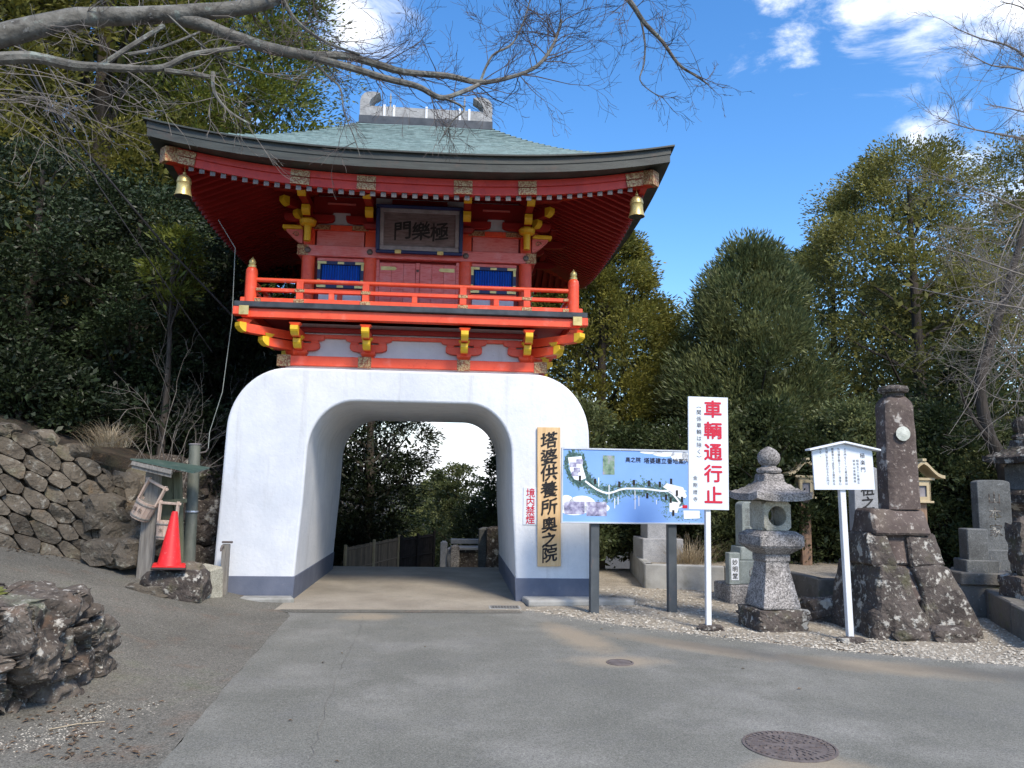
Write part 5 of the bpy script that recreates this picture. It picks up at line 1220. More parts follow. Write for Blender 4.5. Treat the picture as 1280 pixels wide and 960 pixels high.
# tumbled stones on top and at the broken end
rs = np.random.default_rng(4)
for i in range(9):
    u = UL*.45+i*.42; t = wallpt(u, WT(u)+.02, -.12)
    s_ = rs.uniform(.10, .2)
    o = rockmesh((0, 0, 0), (s_*1.3, s_, s_*.7), 40+i, 2, amp=.3).build('cap_stone', 'stone_wall', wall, smooth=True, local=True); o.location = t-Vector(ROOTLOC[wall.name]); o.rotation_euler = (0, 0, rs.uniform(0, 6))
ends = [((130, 690), 11.0, .22), ((160, 690), 11.1, .26), ((178, 676), 11.5, .26), ((150, 660), 11.5, .30), ((130, 640), 11.4, .30), ((172, 640), 11.9, .28), ((160, 610), 12.0, .32), ((195, 660), 12.2, .3), ((215, 640), 12.8, .35), ((245, 660), 13.0, .34), ((262, 700), 13.0, .35), ((235, 610), 13.2, .35), ((258, 640), 13.3, .35), ((190, 620), 12.6, .33), ((205, 590), 13.0, .34), ((228, 700), 12.7, .3), ((255, 600), 13.6, .4)]
EL = ['%s rough rock in the tumbled rock bank %s' % (a_, b_) for a_, b_ in (('small', 'at the lane edge by the wall end'), ('squat', 'low at the broken wall end'), ('dark', 'beside the leaning stand post'), ('broad', 'under the hollow of the wall end'), ('pale', 'in the middle of the wall end'), ('upright', 'left of the tilted bucket'), ('large', 'high at the wall end'), ('shadowed', 'behind the tilted bucket'), ('deep-set', 'behind the lower bucket'), ('dark', 'between the grey pole and arch'), ('low', 'at the arch foot behind the pole'), ('mossy', 'above the stand roof'), ('dark', 'just left of the arch wall'), ('dull', 'left of the stand roof'), ('high', 'behind the stand roof'), ('hidden', 'behind the traffic cone'), ('topmost', 'beside the arch shoulder'))]
for i, ((px, py), Y_, s_) in enumerate(ends):
    p = at(px, py, Y_); rock('bank_rock', EL[i], (p.x, p.y, p.z), (s_*1.15, s_, s_*.9), 60+i, 'stone_wall' if i < 7 else 'stone_dark', 3, 'rocks of the tumbled bank', amp=.32, rot=i*1.3)

# ------------------------------------------------------------------ foreground boulder
bm = rockmesh((-3.90, 6.42, .33), (1.22, .92, .66), 5, 7, amp=.13, freq=1.2, boxy=.82)
v = []
for p in bm.v:
    q = Vector(p); n_ = noise.noise_vector(q*2.2)*.075+noise.noise_vector(q*6.5)*.034+noise.noise_vector(q*17)*.014+noise.noise_vector(q*42)*.006
    cr_ = abs(noise.noise(q*1.7+Vector((7, 3, 1)))); n_ += (q-Vector((-3.98, 6.42, .30))).normalized()*(-.20*max(0, 1-cr_/.045))
    dv, pv = noise.voronoi(q*.95+noise.noise_vector(q*2)*.16); n_ += (q-Vector((-3.98, 6.42, .30))).normalized()*(-.10*max(0, 1-(dv[1]-dv[0])/.09)+.10*(noise.cell(pv[0]*17.3)-.3)); q += n_; q.z = q.z if q.z < .78 else .78+(q.z-.78)*.6; v.append((q.x, q.y, q.z))
bm.v = v
tag(bm.build('boulder', 'boulder', smooth=True, origin=(-3.98, 6.42, 0)), 'big cracked grey boulder with white lichen in the left foreground', 'boulder')
rock('moss_patch', 'flat yellow-green moss patch on top of the foreground boulder', (-3.55, 6.25, .845), (.20, .14, .03), 8, 'moss', 4, cat='moss', amp=.4)
b = MB(); p, q = gnd(62, 898, .1), gnd(132, 886, .1)
b.tube([(p.x, p.y, H0(p.x, p.y)+.012), ((p.x+q.x)/2, (p.y+q.y)/2, H0(q.x, q.y)+.03), (q.x, q.y, H0(q.x, q.y)+.012)], .004, 5)
tag(b.build('straw_stalk', 'straw', origin=(p.x, p.y, H0(p.x, p.y))), 'dry straw stalk lying on the lane before the boulder', 'straw')

# ------------------------------------------------------------------ bucket stand
YS = 10.95; sp = at(186, 692, YS); zg = H0(sp.x, sp.y)
S = thing('bucket_stand', 'leaning wooden stand with a small green roof against the rocks', 'stand', (sp.x, sp.y, zg))
def A(px, py, dy=0.0): return at(px, py, YS+dy)
def plank(mb, p, q, w, t):
    d = (q-p).normalized(); s_ = Vector((1, 0, 0))-d*d.x; s_.normalize(); n_ = d.cross(s_)
    v = [p+s_*a*w+n_*b*t for (a, b) in ((-.5, -.5), (.5, -.5), (.5, .5), (-.5, .5))]+[q+s_*a*w+n_*b*t for (a, b) in ((-.5, -.5), (.5, -.5), (.5, .5), (-.5, .5))]
    return mb.add(v, [(3, 2, 1, 0), (4, 5, 6, 7), (0, 1, 5, 4), (1, 2, 6, 5), (2, 3, 7, 6), (3, 0, 4, 7)])
f0 = A(182, 694); f0.z = zg-.1
plank(MB(), f0, A(193, 588), .19, .10).build('post', 'wood_grey', S, bevel=.012)
f1 = A(228, 700, .25); f1.z = zg-.1
plank(MB(), f1, A(222, 590, .25), .10, .09).build('post', 'wood_green', S, bevel=.008)
plank(MB(), A(205, 650, .22), A(205, 590, .22), .26, .03).build('back_board', 'wood_green', S, bevel=.004)
plank(MB(), A(222, 640, .2), A(221, 590, .2), .09, .03).build('back_board', 'wood_green', S, bevel=.004)
plank(MB(), A(219, 629, .05), A(219, 624, .05), .30, .05).build('hook_rail', 'wood_green', S, bevel=.004)
rf = MB(); a_, b_, c_, d_ = A(163, 573, -.30), A(242, 590, -.34), A(262, 584, .35), A(195, 574, .42)
rf.add([a_, b_, c_, d_, a_-Vector((0, 0, .02)), b_-Vector((0, 0, .02)), c_-Vector((0, 0, .02)), d_-Vector((0, 0, .02))], [(0, 1, 2, 3), (7, 6, 5, 4), (0, 4, 5, 1), (1, 5, 6, 2), (2, 6, 7, 3), (3, 7, 4, 0)])
rf.build('roof_sheet', 'roof_green', S)
plank(MB(), A(165, 579, -.27), A(215, 591, -.30), .06, .06).build('fascia', 'wood_grey', S, bevel=.006)
fb = MB(); e0, e1 = A(165, 577, -.28), A(214, 589, -.31); dz = Vector((0, 0, -.085)); th = Vector((0, .03, 0))
fb.add([e0, e1, e1+dz, e0+dz, e0+th, e1+th, e1+dz+th, e0+dz+th], [(3, 2, 1, 0), (4, 5, 6, 7), (0, 1, 5, 4), (2, 3, 7, 6), (1, 2, 6, 5), (3, 0, 4, 7)]).build('fascia', 'wood_grey', S)
def bucket(top, tilt, label, sc=1.0):
    """water-offering bucket: staves, hoops, two ears and a bar, hung by its handle at 'top'"""
    B = thing('water_bucket', label, 'bucket', top, 'wooden water buckets'); B.rotation_euler = (0, R(tilt), R(-12)); B.scale = (sc, sc, sc)
    n = 14
    for k in range(n):
        a0, a1 = 6.283*k/n+.012, 6.283*(k+1)/n-.012; v = []
        for (r_, z_) in ((.118, -.49), (.135, -.25)):
            for (rr, a) in ((r_, a0), (r_, a1), (r_-.014, a1), (r_-.014, a0)): v.append((rr*math.cos(a), rr*math.sin(a), z_))
        MB().add(v, [(3, 2, 1, 0), (4, 5, 6, 7), (0, 1, 5, 4), (1, 2, 6, 5), (2, 3, 7, 6), (3, 0, 4, 7)]).build('stave', 'wood_pink', B, local=True)
    MB().lathe([(.105, -.48), (.105, -.47), (.01, -.47)], (0, 0, 0), 14).build('bottom', 'wood_pink', B, local=True)
    for z_ in (-.46, -.29): MB().lathe([(.122+(z_+.49)*.07, z_-.012), (.126+(z_+.49)*.07, z_), (.122+(z_+.49)*.07, z_+.012)], (0, 0, 0), 20).build('hoop', 'wood_grey', B, local=True)
    for s_ in (-1, 1): MB().boxb(s_*.128-.012, s_*.128+.012, -.028, .028, -.27, .02).build('ear', 'wood_pink', B, local=True, bevel=.004)
    MB().boxb(-.17, .17, -.018, .016, -.03, .005).build('handle_bar', 'wood_pink', B, local=True, bevel=.006)
    letters(MB(), '水' if sc < 1 else '奥院', (-.035 if sc >= 1 else 0, -.37), .06, Mloc((0, -.137, 0)), vertical=False, step=.075).build('lettering', 'ink', B, local=True)
    return B
bucket(A(197, 604, -.16), 26, 'tilted pale wooden water bucket hung high on the stand post', 1.06)
bucket(A(212, 628, -.20), 3, 'pale wooden water bucket hanging straight behind the traffic cone', .98)
rock('base_rock', 'tan flat rock at the foot of the bucket stand', (A(190, 706, -.55).x, YS-.55, H0(A(190, 706, -.55).x, YS-.55)+.0), (.30, .2, .13), 71, 'stone_wall', 3, amp=.25)

# traffic cone
yc = 10.35; cp = at(211, 710, yc); zc = cp.z
S = thing('traffic_cone', 'bright red traffic cone on a black and red base plate', 'traffic cone', (cp.x, cp.y, zc))
M_c = Mloc((cp.x, cp.y, zc), R(18), R(1), R(2))
MB().frustum((0, 0), .42, .42, .40, .40, 0, .028, M_c).build('base_plate', 'rubber', S, bevel=.01)
MB().frustum((0, 0), .40, .40, .37, .37, .0285, .045, M_c).build('base_flange', 'cone_red', S, bevel=.008)
cb = MB().lathe([(.15, .045), (.142, .06), (.038, .70), (.030, .715), (.028, .70), (.012, .66)], (0, 0, 0), 28); cb.v = [tuple(M_c @ Vector(p)) for p in cb.v]
cb.build('cone_body', 'cone_red', S, smooth=True)
rock('base_rock', 'dark mossy rock right of the traffic cone', (at(236, 716, 10.7).x, 10.7, at(236, 716, 10.7).z), (.22, .2, .14), 73, 'stone_wall', 3, amp=.3)
rock('base_rock', 'dark rock ledge under the traffic cone', (cp.x+.05, cp.y+.2, zc-.24), (.42, .32, .23), 75, 'stone_dark', 3, amp=.18, boxy=.85)
bl = at(257, 723, 11.0); tag(MB().frustum((0, 0), .38, .36, .32, .30, -.40, .18, Mloc((bl.x, bl.y, bl.z-.02), R(-25), R(5), R(6))).build('stone_block', 'granite_yel', bevel=.02, origin=(bl.x, bl.y, bl.z-.16)), 'squared grey stone block at the left foot of the arch', 'stone')
# pole, stake with tap
pt, pb = at(244, 556, 11.7), at(236, 712, 11.5)
S = thing('steel_pole', 'dull green steel pipe post standing beside the arch', 'pole', tuple(pb))
MB().cyl(pb-Vector((0, 0, .3)), pt, .085, .08, 18).build('shaft', 'pole_green', S, smooth=True)
MB().lathe([(.09, 0), (.092, .012), (.06, .02)], tuple(pt), 18).build('cap', 'frame_grey', S, smooth=True)
mid = pb.lerp(pt, .45); MB().lathe([(.088, 0), (.09, .012), (.088, .024)], tuple(mid), 18).build('band', 'alu', S)
MB().tube([pt+Vector((.08, -.02, -.12)), pt+Vector((.17, -.03, -.10)), pt+Vector((.2, -.03, -.05))], .012, 6).build('bracket', 'iron', S)
tb = at(279, 741, 11.30); tt = at(283, 680, 11.30); zt0 = H0(tb.x, tb.y)
S = thing('tap_stake', 'short weathered wooden stake with a brass water tap', 'tap', (tb.x, tb.y, zt0))
plank(MB(), Vector((tb.x, tb.y, zt0-.1)), tt, .10, .08).build('stake', 'wood_grey', S, bevel=.008)
MB().tube([tt+Vector((-.03, -.05, -.04)), tt+Vector((-.03, -.10, -.02)), tt+Vector((-.03, -.13, -.05)), tt+Vector((-.03, -.13, -.09))], .014, 8).build('spout', 'iron', S, smooth=True)
MB().boxb(tt.x-.05, tt.x+.10, tt.y-.06, tt.y-.03, tt.z+.015, tt.z+.045).build('tap_handle', 'iron', S, bevel=.008)
# cables
def cable(name, label, pts, r_, m='cable', sag=0.0):
    P_ = []
    for i in range(len(pts)-1):
        for t in np.linspace(0, 1, 8)[:-1]: P_.append(pts[i].lerp(pts[i+1], t))
    P_.append(pts[-1]); o = MB().tube(P_, r_, 6).build(name, m, smooth=True, origin=tuple(pts[-1])); return tag(o, label, 'cable')
cable('guy_cable', 'thick black cable slanting down before the dark trees', [at(20, 50, 9.0), at(60, 130, 9.4), at(120, 205, 10.2), at(200, 300, 11.2), at(300, 405, 12.6)], .016)
cable('guy_cable', 'thin black cable running beside the thick slanting one', [at(14, 60, 9.1), at(105, 205, 10.1), at(190, 330, 11.2), at(265, 440, 12.6)], .009)
cable('pole_wire', 'pale thin wire hanging from the eaves to the steel post', [at(273, 275, 11.4), at(294, 310, 11.4), at(290, 400, 11.5), at(278, 490, 11.6), at(262, 540, 11.7), pt+Vector((.2, -.03, -.05))], .005, 'wire_pale')
# ------------------------------------------------------------------ trees and plants
def leafmesh(name, P, D, L, W_, m, parent=None, origin=(0, 0, 0), rg=RNG, local=True):
    """n leaves, each a folded rhombus standing at P and pointing along D"""
    n = len(P); D = D/np.linalg.norm(D, axis=1, keepdims=True)
    S_ = np.cross(D, rg.normal(size=(n, 3))); S_ /= np.linalg.norm(S_, axis=1, keepdims=True)
    L = (L*rg.uniform(.6, 1.25, n))[:, None]; W2 = (W_*rg.uniform(.7, 1.2, n))[:, None]
    U = np.cross(S_, D)
    V = np.empty((n, 4, 3)); V[:, 0] = P; V[:, 1] = P+D*L*.45+S_*W2*.5+U*W2*.12; V[:, 2] = P+D*L-U*L*.10; V[:, 3] = P+D*L*.45-S_*W2*.5+U*W2*.12
    me = bpy.data.meshes.new(name); me.vertices.add(4*n); me.vertices.foreach_set('co', V.reshape(-1).astype(np.float32))
    me.loops.add(4*n); me.loops.foreach_set('vertex_index', np.arange(4*n, dtype=np.int32))
    me.polygons.add(n); me.polygons.foreach_set('loop_start', np.arange(0, 4*n, 4, dtype=np.int32)); me.polygons.foreach_set('loop_total', np.full(n, 4, dtype=np.int32))
    me.update(calc_edges=True); me.materials.append(MATS[m])
    o = bpy.data.objects.new(name, me); COL.objects.link(o); o.location = origin
    if parent is not None: o.parent = parent
    return o
def clumps(shape, rx, ry, z0, z1, n, rg, hollow=.45):
    """clump centres inside a crown, local to the trunk foot"""
    out = []
    while len(out) < n:
        t = rg.random(); z = z0+(z1-z0)*t
        if shape == 'cone': k = (1-t)**.58*.95+.06
        elif shape == 'tall': k = min(1, .55+t*1.2)*(1-max(0, t-.55)/.45*.75)
        elif shape == 'dome': k = math.sqrt(max(0, 1-(max(0, (t-.35))/.65)**2))*(.75+.25*min(1, t/.35))
        else: k = math.sqrt(max(.02, 1-(2*t-1)**2))
        a = rg.uniform(0, 6.283); wob = 1+.36*noise.noise(Vector((math.cos(a)*1.3, math.sin(a)*1.3, z*.55+rx*7)))
        r_ = k*wob*(hollow+(1-hollow)*rg.random()**.6)
        out.append((rx*r_*math.cos(a), ry*r_*math.sin(a), z))
    return np.array(out)
def crownleaves(C, rc, per, rg, up=.3, out=.7, flat_=.75, droop=0.0):
    n = len(C); k = rg.integers(int(per*.5), int(per*1.5)+1, n); idx = np.repeat(np.arange(n), k); m = len(idx)
    v = rg.normal(size=(m, 3)); v /= np.linalg.norm(v, axis=1, keepdims=True); v *= (rg.random(m)**.45)[:, None]
    rr = rc*rg.uniform(.6, 1.35, n); v[:, 2] *= flat_
    P = C[idx]+v*rr[idx][:, None]
    ax = C.copy(); ax[:, 2] = 0; nr = np.linalg.norm(ax, axis=1, keepdims=True)+1e-6; ax = ax/nr
    D = v*1.0+ax[idx]*out+np.array([0, 0, up])+rg.normal(size=(m, 3))*.45; D[:, 2] -= droop*np.linalg.norm(v[:, :2], axis=1)
    return P, D
def tree(name, label, x, y, h, z0, rx, shape, nc, rc, per, L, W_, m, group='trees around the gate', tr=.16, zb=None, seed=1, lean=0.0, bark='bark', up=.3, out=.7, flat_=.75, droop=0.0, hollow=.45, cat='tree', limbs=26, ry=None):
    rg = np.random.default_rng(seed); zb = H(x, y)-.15 if zb is None else zb
    T = thing(name, label, cat, (x, y, zb), group)
    C = clumps(shape, rx, ry or rx, z0-zb, h-zb, nc, rg, hollow); C[:, 0] += lean*(C[:, 2])
    P, D = crownleaves(C, rc, per, rg, up, out, flat_, droop)
    # shaded inner foliage: larger sprays deep in the crown
    Ci = C*np.array([.62, .62, 1.0]); Ci[:, 2] = (z0-zb)+(Ci[:, 2]-(z0-zb))*.88
    ii = rg.integers(0, len(C), len(C)*16); Pi = Ci[ii]+np.clip(rg.normal(0, rc*.6, (len(ii), 3)), -rc*1.1, rc*1.1); Di = rg.normal(size=(len(ii), 3))
    P2 = np.concatenate([P, Pi]); D2 = np.concatenate([D, Di]); LL = np.concatenate([np.full(len(P), L), np.full(len(Pi), max(L*1.6, rc*.36))]); WW = np.concatenate([np.full(len(P), W_), np.full(len(Pi), max(W_*1.6, rc*.18))])
    leafmesh('crown', P2, D2, LL, WW, m, T, rg=rg)
    H_ = (h-zb); pts = [(lean*H_*t+.06*H_*.1*math.sin(t*5+seed), .05*math.sin(t*4+seed*2), H_*t) for t in np.linspace(0, .93, 9)]
    tb = MB().tube(pts, [tr*(1-.85*t)+.012 for t in np.linspace(0, 1, 9)], 9)
    tb.v = [(p[0], p[1], p[2]) for p in tb.v]
    for c in C[rg.permutation(len(C))[:limbs]]:
        t0 = max(.12, (c[2]/H_)-.10-.1*rg.random()); b0 = Vector((lean*H_*t0, 0, H_*t0)); e = Vector(c); md = b0.lerp(e, .5)+Vector((0, 0, -.06*H_*.2))
        tb.tube([b0, md, e], [tr*.30*(1-t0)+.015, tr*.18*(1-t0)+.01, .006], 5)
    tb.build('trunk', bark, T, smooth=True, local=True)
    return T
def px_x(px, Y, py=550): return at(px, py, Y).x
def zpy(py, Y, px=640): return at(px, py, Y).z
# --- forest on the left bank
F = 'dark forest trees on the left bank'
tree('cedar_tree', 'tall dense cedar whose lit crown rises behind the left eave', px_x(268, 19, 150), 19.0, 19.5, 4.2, 2.6, 'tall', 230, .72, 420, .125, .045, 'leaf_cedar_lit', F, .3, seed=31, up=.35, out=.8, hollow=.7)
tree('cedar_tree', 'tall dark cedar left of the lit cedar', px_x(120, 17, 150), 17.2, 18, 4.5, 2.6, 'tall', 200, .72, 330, .13, .05, 'leaf_cedar', F, .3, seed=32, up=.3, hollow=.6)
tree('cedar_tree', 'tall dark cedar at the left picture border', px_x(-60, 15, 150), 15.0, 16, 4.0, 2.4, 'tall', 330, .55, 110, .17, .055, 'leaf_cedar', F, .28, seed=33)
tree('cedar_tree', 'slender dark cedar in the back of the left forest', px_x(210, 25, 150), 25.0, 19, 3.0, 3.2, 'tall', 240, .75, 110, .26, .07, 'leaf_shaded', F, .3, seed=34)
tree('cedar_tree', 'far dark cedar deep behind the stone wall', px_x(40, 23, 150), 23.0, 18, 3.0, 3.4, 'tall', 240, .75, 110, .26, .07, 'leaf_shaded', F, .3, seed=35)
tree('evergreen_tree', 'dark glossy evergreen above the left end of the stone wall', px_x(35, 13.2, 400), 13.2, 7.2, 2.9, 1.9, 'ball', 150, .40, 190, .08, .036, 'leaf_glossy', F, .14, seed=36, flat_=.35, up=.1)
tree('evergreen_tree', 'dark glossy evergreen above the middle of the stone wall', px_x(165, 13.8, 400), 13.8, 6.9, 2.9, 1.7, 'ball', 140, .40, 190, .08, .036, 'leaf_glossy', F, .13, seed=37, flat_=.35, up=.1)
tree('evergreen_tree', 'dark evergreen behind the left balcony corner', px_x(275, 15.2, 400), 15.6, 6.8, 2.2, 1.5, 'ball', 130, .42, 120, .12, .05, 'leaf_shaded', F, .13, seed=38, flat_=.5)
tree('evergreen_tree', 'dark evergreen filling the gap beside the arch shoulder', px_x(300, 17.4, 400), 17.6, 5.8, 1.2, 1.7, 'ball', 130, .45, 120, .13, .06, 'leaf_shaded', F, .13, seed=39)
tree('evergreen_tree', 'low dark evergreen at the far left above the wall', px_x(-70, 12.3, 400), 12.3, 6.0, 2.6, 1.5, 'ball', 120, .40, 170, .08, .036, 'leaf_glossy', F, .12, seed=40, flat_=.4)
tree('evergreen_tree', 'shadowy evergreen deep in the left forest', px_x(110, 18.5, 400), 18.8, 8.5, 2.6, 2.6, 'ball', 150, .6, 120, .17, .08, 'leaf_shaded', F, .16, seed=41)
tree('evergreen_tree', 'shadowy evergreen behind the far left border', px_x(-20, 18, 400), 18.2, 8.5, 2.6, 2.6, 'ball', 140, .6, 120, .17, .08, 'leaf_shaded', F, .16, seed=42)
tree('evergreen_tree', 'shadowy evergreen left of the gate in the forest depth', px_x(250, 21, 400), 21.4, 9.5, 2.0, 2.4, 'ball', 150, .6, 120, .18, .08, 'leaf_shaded', F, .16, seed=43)
tree('evergreen_tree', 'shadowy evergreen seen through the left end of the balcony', px_x(345, 22.5, 350), 22.5, 9.2, .5, 2.0, 'ball', 120, .6, 130, .18, .08, 'leaf_shaded', F, .16, seed=45)
tree('cedar_tree', 'dark cedar filling in behind the olive cedar by the gate', px_x(725, 23.5, 400), 23.6, zpy(330, 23.6, 740), -.5, 2.1, 'dome', 150, .6, 180, .16, .06, 'leaf_conifer', 'trees around the gate', .2, seed=46)
tree('young_cedar', 'small cedar added for a sunlit branch, sunlight put into its yellow-green sprays, left of the wind bell', px_x(215, 12.6, 300), 12.75, 5.7, 4.6, .55, 'ball', 22, .22, 90, .13, .03, 'leaf_cedar_lit', F, .05, seed=44, flat_=.4)  # stands in for a sunlit cedar branch, brightness held in the leaf colour
# undergrowth on the bank
U_ = 'shrubs on the left bank'
for i, (px, Y_, r_, h_, lab) in enumerate(((20, 12.0, .55, .9, 'low dark shrub on the wall top at the far left'), (95, 12.3, .5, .8, 'low dark shrub on the wall top'), (200, 13.0, .6, 1.2, 'leafy shrub on the bank above the bucket stand'), (258, 13.6, .6, 1.6, 'dark shrub on the bank beside the arch'), (150, 13.4, .6, 1.3, 'dark shrub behind the dry grass tuft'))):
    x = px_x(px, Y_); tree('bank_shrub', lab, x, Y_, H(x, Y_)+h_, H(x, Y_)+.1, r_, 'ball', 34, .26, 90, .09, .04, 'leaf_shaded', U_, .03, seed=50+i, cat='shrub', limbs=20)
# --- trees right of the gate
tree('cedar_tree', 'olive-green cedar with clumped crown just right of the gate', px_x(752, 19), 19.3, zpy(288, 19.3), .2, 2.3, 'dome', 230, .50, 400, .11, .042, 'leaf_cedar', tr=.22, seed=61, up=.35, hollow=.7)
tree('conifer_tree', 'broad dark green pointed conifer behind the no-vehicles sign', px_x(945, 16.5), 16.8, zpy(318, 16.8, 940), .6, 2.6, 'cone', 230, .46, 400, .14, .032, 'leaf_conifer', tr=.2, seed=62, up=1.0, out=.7, flat_=1.0, hollow=.6)
tree('broadleaf_tree', 'large yellowish olive broadleaf tree rising behind the stone pillar', px_x(1150, 18.5, 300), 18.8, zpy(196, 18.8, 1160), 1.6, 3.3, 'dome', 210, .60, 480, .085, .042, 'leaf_olive', tr=.24, seed=63, up=.35, hollow=.6)
tree('broadleaf_tree', 'olive broadleaf tree at the right picture border', px_x(1300, 19.5, 300), 19.8, zpy(185, 19.8, 1280), 1.6, 3.0, 'dome', 170, .60, 440, .085, .042, 'leaf_olive', tr=.24, seed=64, hollow=.6)
tree('broadleaf_tree', 'green tree between the pointed conifer and the olive tree', px_x(1050, 21.5, 400), 21.8, zpy(305, 21.8, 1040), 1.0, 2.5, 'dome', 150, .56, 300, .11, .05, 'leaf_conifer', tr=.2, seed=65, hollow=.6)
tree('broadleaf_tree', 'dark green tree between the cedar and the pointed conifer', px_x(845, 20.5, 480), 20.8, zpy(425, 20.8, 850), .4, 1.9, 'dome', 220, .45, 130, .14, .055, 'leaf_conifer', tr=.16, seed=66)
tree('broadleaf_tree', 'shaded lower tree behind the carved gravestone', px_x(1230, 15.5, 480), 15.8, zpy(440, 15.8, 1230), .8, 1.5, 'dome', 110, .40, 110, .12, .055, 'leaf_grove', tr=.14, seed=67)
tree('broadleaf_tree', 'far tree showing low behind the hedge on the right', px_x(1130, 26, 480), 26.0, zpy(350, 26, 1130), -1, 3.0, 'dome', 180, .6, 110, .2, .09, 'leaf_conifer', tr=.2, seed=68)
G = 'dark evergreen shrubs behind the graves'
hd = [(728, 15.6, 3.3, .9), (790, 15.9, 3.0, 1.0), (850, 15.2, 2.9, 1.0), (905, 14.6, 3.0, .95), (960, 14.4, 3.2, 1.05), (1015, 14.5, 2.9, 1.0), (1065, 14.2, 3.3, 1.0), (1120, 14.4, 3.5, 1.05), (1180, 14.0, 3.2, 1.05), (1240, 13.8, 2.9, .95), (1300, 13.6, 3.0, 1.0)]
hl = ['behind the right arch leg', 'behind the map board centre', 'behind the right half of the map board', 'behind the red-lettered sign', 'behind the stone lantern', 'behind the lettered wooden lantern', 'behind the white notice board', 'behind the dark stone pillar', 'left of the tall carved gravestone', 'behind the tall carved gravestone', 'at the right picture border']
for i, (px, Y_, h_, r_) in enumerate(hd):
    tree('evergreen_shrub', 'dark evergreen shrub '+hl[i], px_x(px, Y_, 600), Y_, h_, .35, r_, 'dome', 95, .30, 120, .095, .042, 'leaf_grove' if i % 3 else 'leaf_conifer', G, .07, zb=.2, seed=80+i, cat='shrub', limbs=14)
# leafy pot plant
p = gnd(1043, 698, .34); tree('pot_plant', 'leafy green pot plant beside the lettered wooden lantern', p.x, p.y, 1.15, .55, .26, 'ball', 22, .14, 60, .10, .035, 'leaf_cedar', None, .02, zb=.34, seed=99, cat='plant', limbs=14, up=.6)
# --- beyond the arch
V_ = 'trees beyond the arch'
tree('cedar_tree', 'dark cedar with straight trunk seen through the left of the arch', px_x(462, 21.5), 21.6, 6.8, -.5, 1.75, 'tall', 190, .42, 120, .14, .04, 'leaf_shaded', V_, .17, seed=101, droop=.4)
tree('cedar_tree', 'second dark cedar hugging the left arch side', px_x(420, 24), 24.5, 7.2, -1.2, 1.8, 'tall', 150, .5, 110, .16, .05, 'leaf_shaded', V_, .17, seed=102)
tree('broadleaf_tree', 'layered green tree in the middle of the arch view', px_x(572, 27), 27.0, zpy(582, 27, 570), -2.2, 1.65, 'dome', 130, .36, 110, .12, .06, 'leaf_conifer', V_, .12, seed=103, flat_=.35)
tree('conifer_tree', 'dark conifer at the right side of the arch view', px_x(640, 23), 23.2, zpy(528, 23, 620), -.8, 1.15, 'cone', 120, .34, 110, .13, .04, 'leaf_grove', V_, .12, seed=104)
tree('broadleaf_tree', 'far pale tree under the white sky in the arch view', px_x(545, 40), 40, zpy(600, 40, 545), -4, 2.6, 'dome', 110, .6, 90, .2, .09, 'leaf_conifer', V_, .15, seed=105)
tree('broadleaf_tree', 'low bush closing the bottom of the arch view', px_x(512, 30), 30, zpy(640, 30, 512), -3.5, 1.8, 'dome', 90, .5, 90, .16, .07, 'leaf_grove', V_, .12, seed=106)
tree('broadleaf_tree', 'dark bush beyond the stone posts in the arch view', px_x(610, 24.5), 24.5, zpy(628, 24.5, 600), -2.4, 1.3, 'dome', 90, .36, 100, .12, .05, 'leaf_grove', V_, .1, seed=107)
def fence(p, q, zt0, zt1, n, m, name, label, w):
    S = thing(name, label, 'fence', tuple(p)); d = q-p
    for k in range(n):
        t = (k+.5)/n; c = p+d*t; zt = zt0+(zt1-zt0)*t+RNG.uniform(-.01, .01); L_ = d.length/n*.47
        MB().boxb(-L_, L_, -.012, .012, -2.0, zt, Mloc((c.x, c.y, 0), math.atan2(d.y, d.x))).build('slat', m, S)
    for t in (0, .5, 1):
        c = p+d*t; zt = zt0+(zt1-zt0)*t+.07; MB().boxb(-.03, .03, -.06, -.014, -2.0, zt, Mloc((c.x, c.y, 0), math.atan2(d.y, d.x))).build('post', 'wood_lantern' if m == 'bamboo' else 'fence_black', S)
    for k_ in (.06, .5): MB().tube([(p.x, p.y-.02, zt0-k_), (q.x, q.y-.02, zt1-k_)], .02, 6).build('rail', m, S)
    return S
a_, b_, c_ = at(430, 690, 17.9), at(497, 690, 20.2), at(541, 690, 20.9)
fence(a_, b_, at(430, 685, 17.9).z, at(497, 672, 20.2).z, 36, 'bamboo', 'bamboo_fence', 'weathered bamboo slat fence beyond the arch', .05)
fence(b_+Vector((.06, 0, 0)), c_, at(498, 673, 20.2).z, at(541, 667, 20.9).z, 16, 'fence_black', 'dark_fence', 'black board fence right of the bamboo fence', .05)
for i, (px, py0, py1, Y_, w_, m, lab) in enumerate(((555, 676, 706, 20.0, .09, 'granite_grey', 'pale stone post right of the black fence'), (563, 684, 706, 20.4, .08, 'granite_grey', 'short stone post behind the pale one'), (569, 681, 706, 19.8, .11, 'granite', 'squat stone post beside the flower bed'), (607, 659, 704, 18.6, .16, 'stone_grave', 'dark square stone pillar beyond the arch'), (619, 658, 706, 18.2, .20, 'stone_dark', 'dark stone pillar touching the right arch side'))):
    t_ = at(px, py0, Y_); zg_ = H(t_.x, t_.y); S = thing('stone_post', lab, 'post', (t_.x, t_.y, zg_), 'stone posts beyond the arch')
    MB().boxb(t_.x-w_, t_.x+w_, t_.y-w_, t_.y+w_, zg_-.2, t_.z-.04).build('shaft', m, S, bevel=.012)
    MB().frustum((t_.x, t_.y), w_*1.8, w_*1.8, w_*.8, w_*.8, t_.z-.04, t_.z).build('cap', m, S)
t_ = at(587, 688, 20.5); zg_ = H(t_.x, t_.y)
S = thing('stone_bench', 'long pale stone slab on a low wall beyond the arch', 'bench', (t_.x, t_.y, zg_))
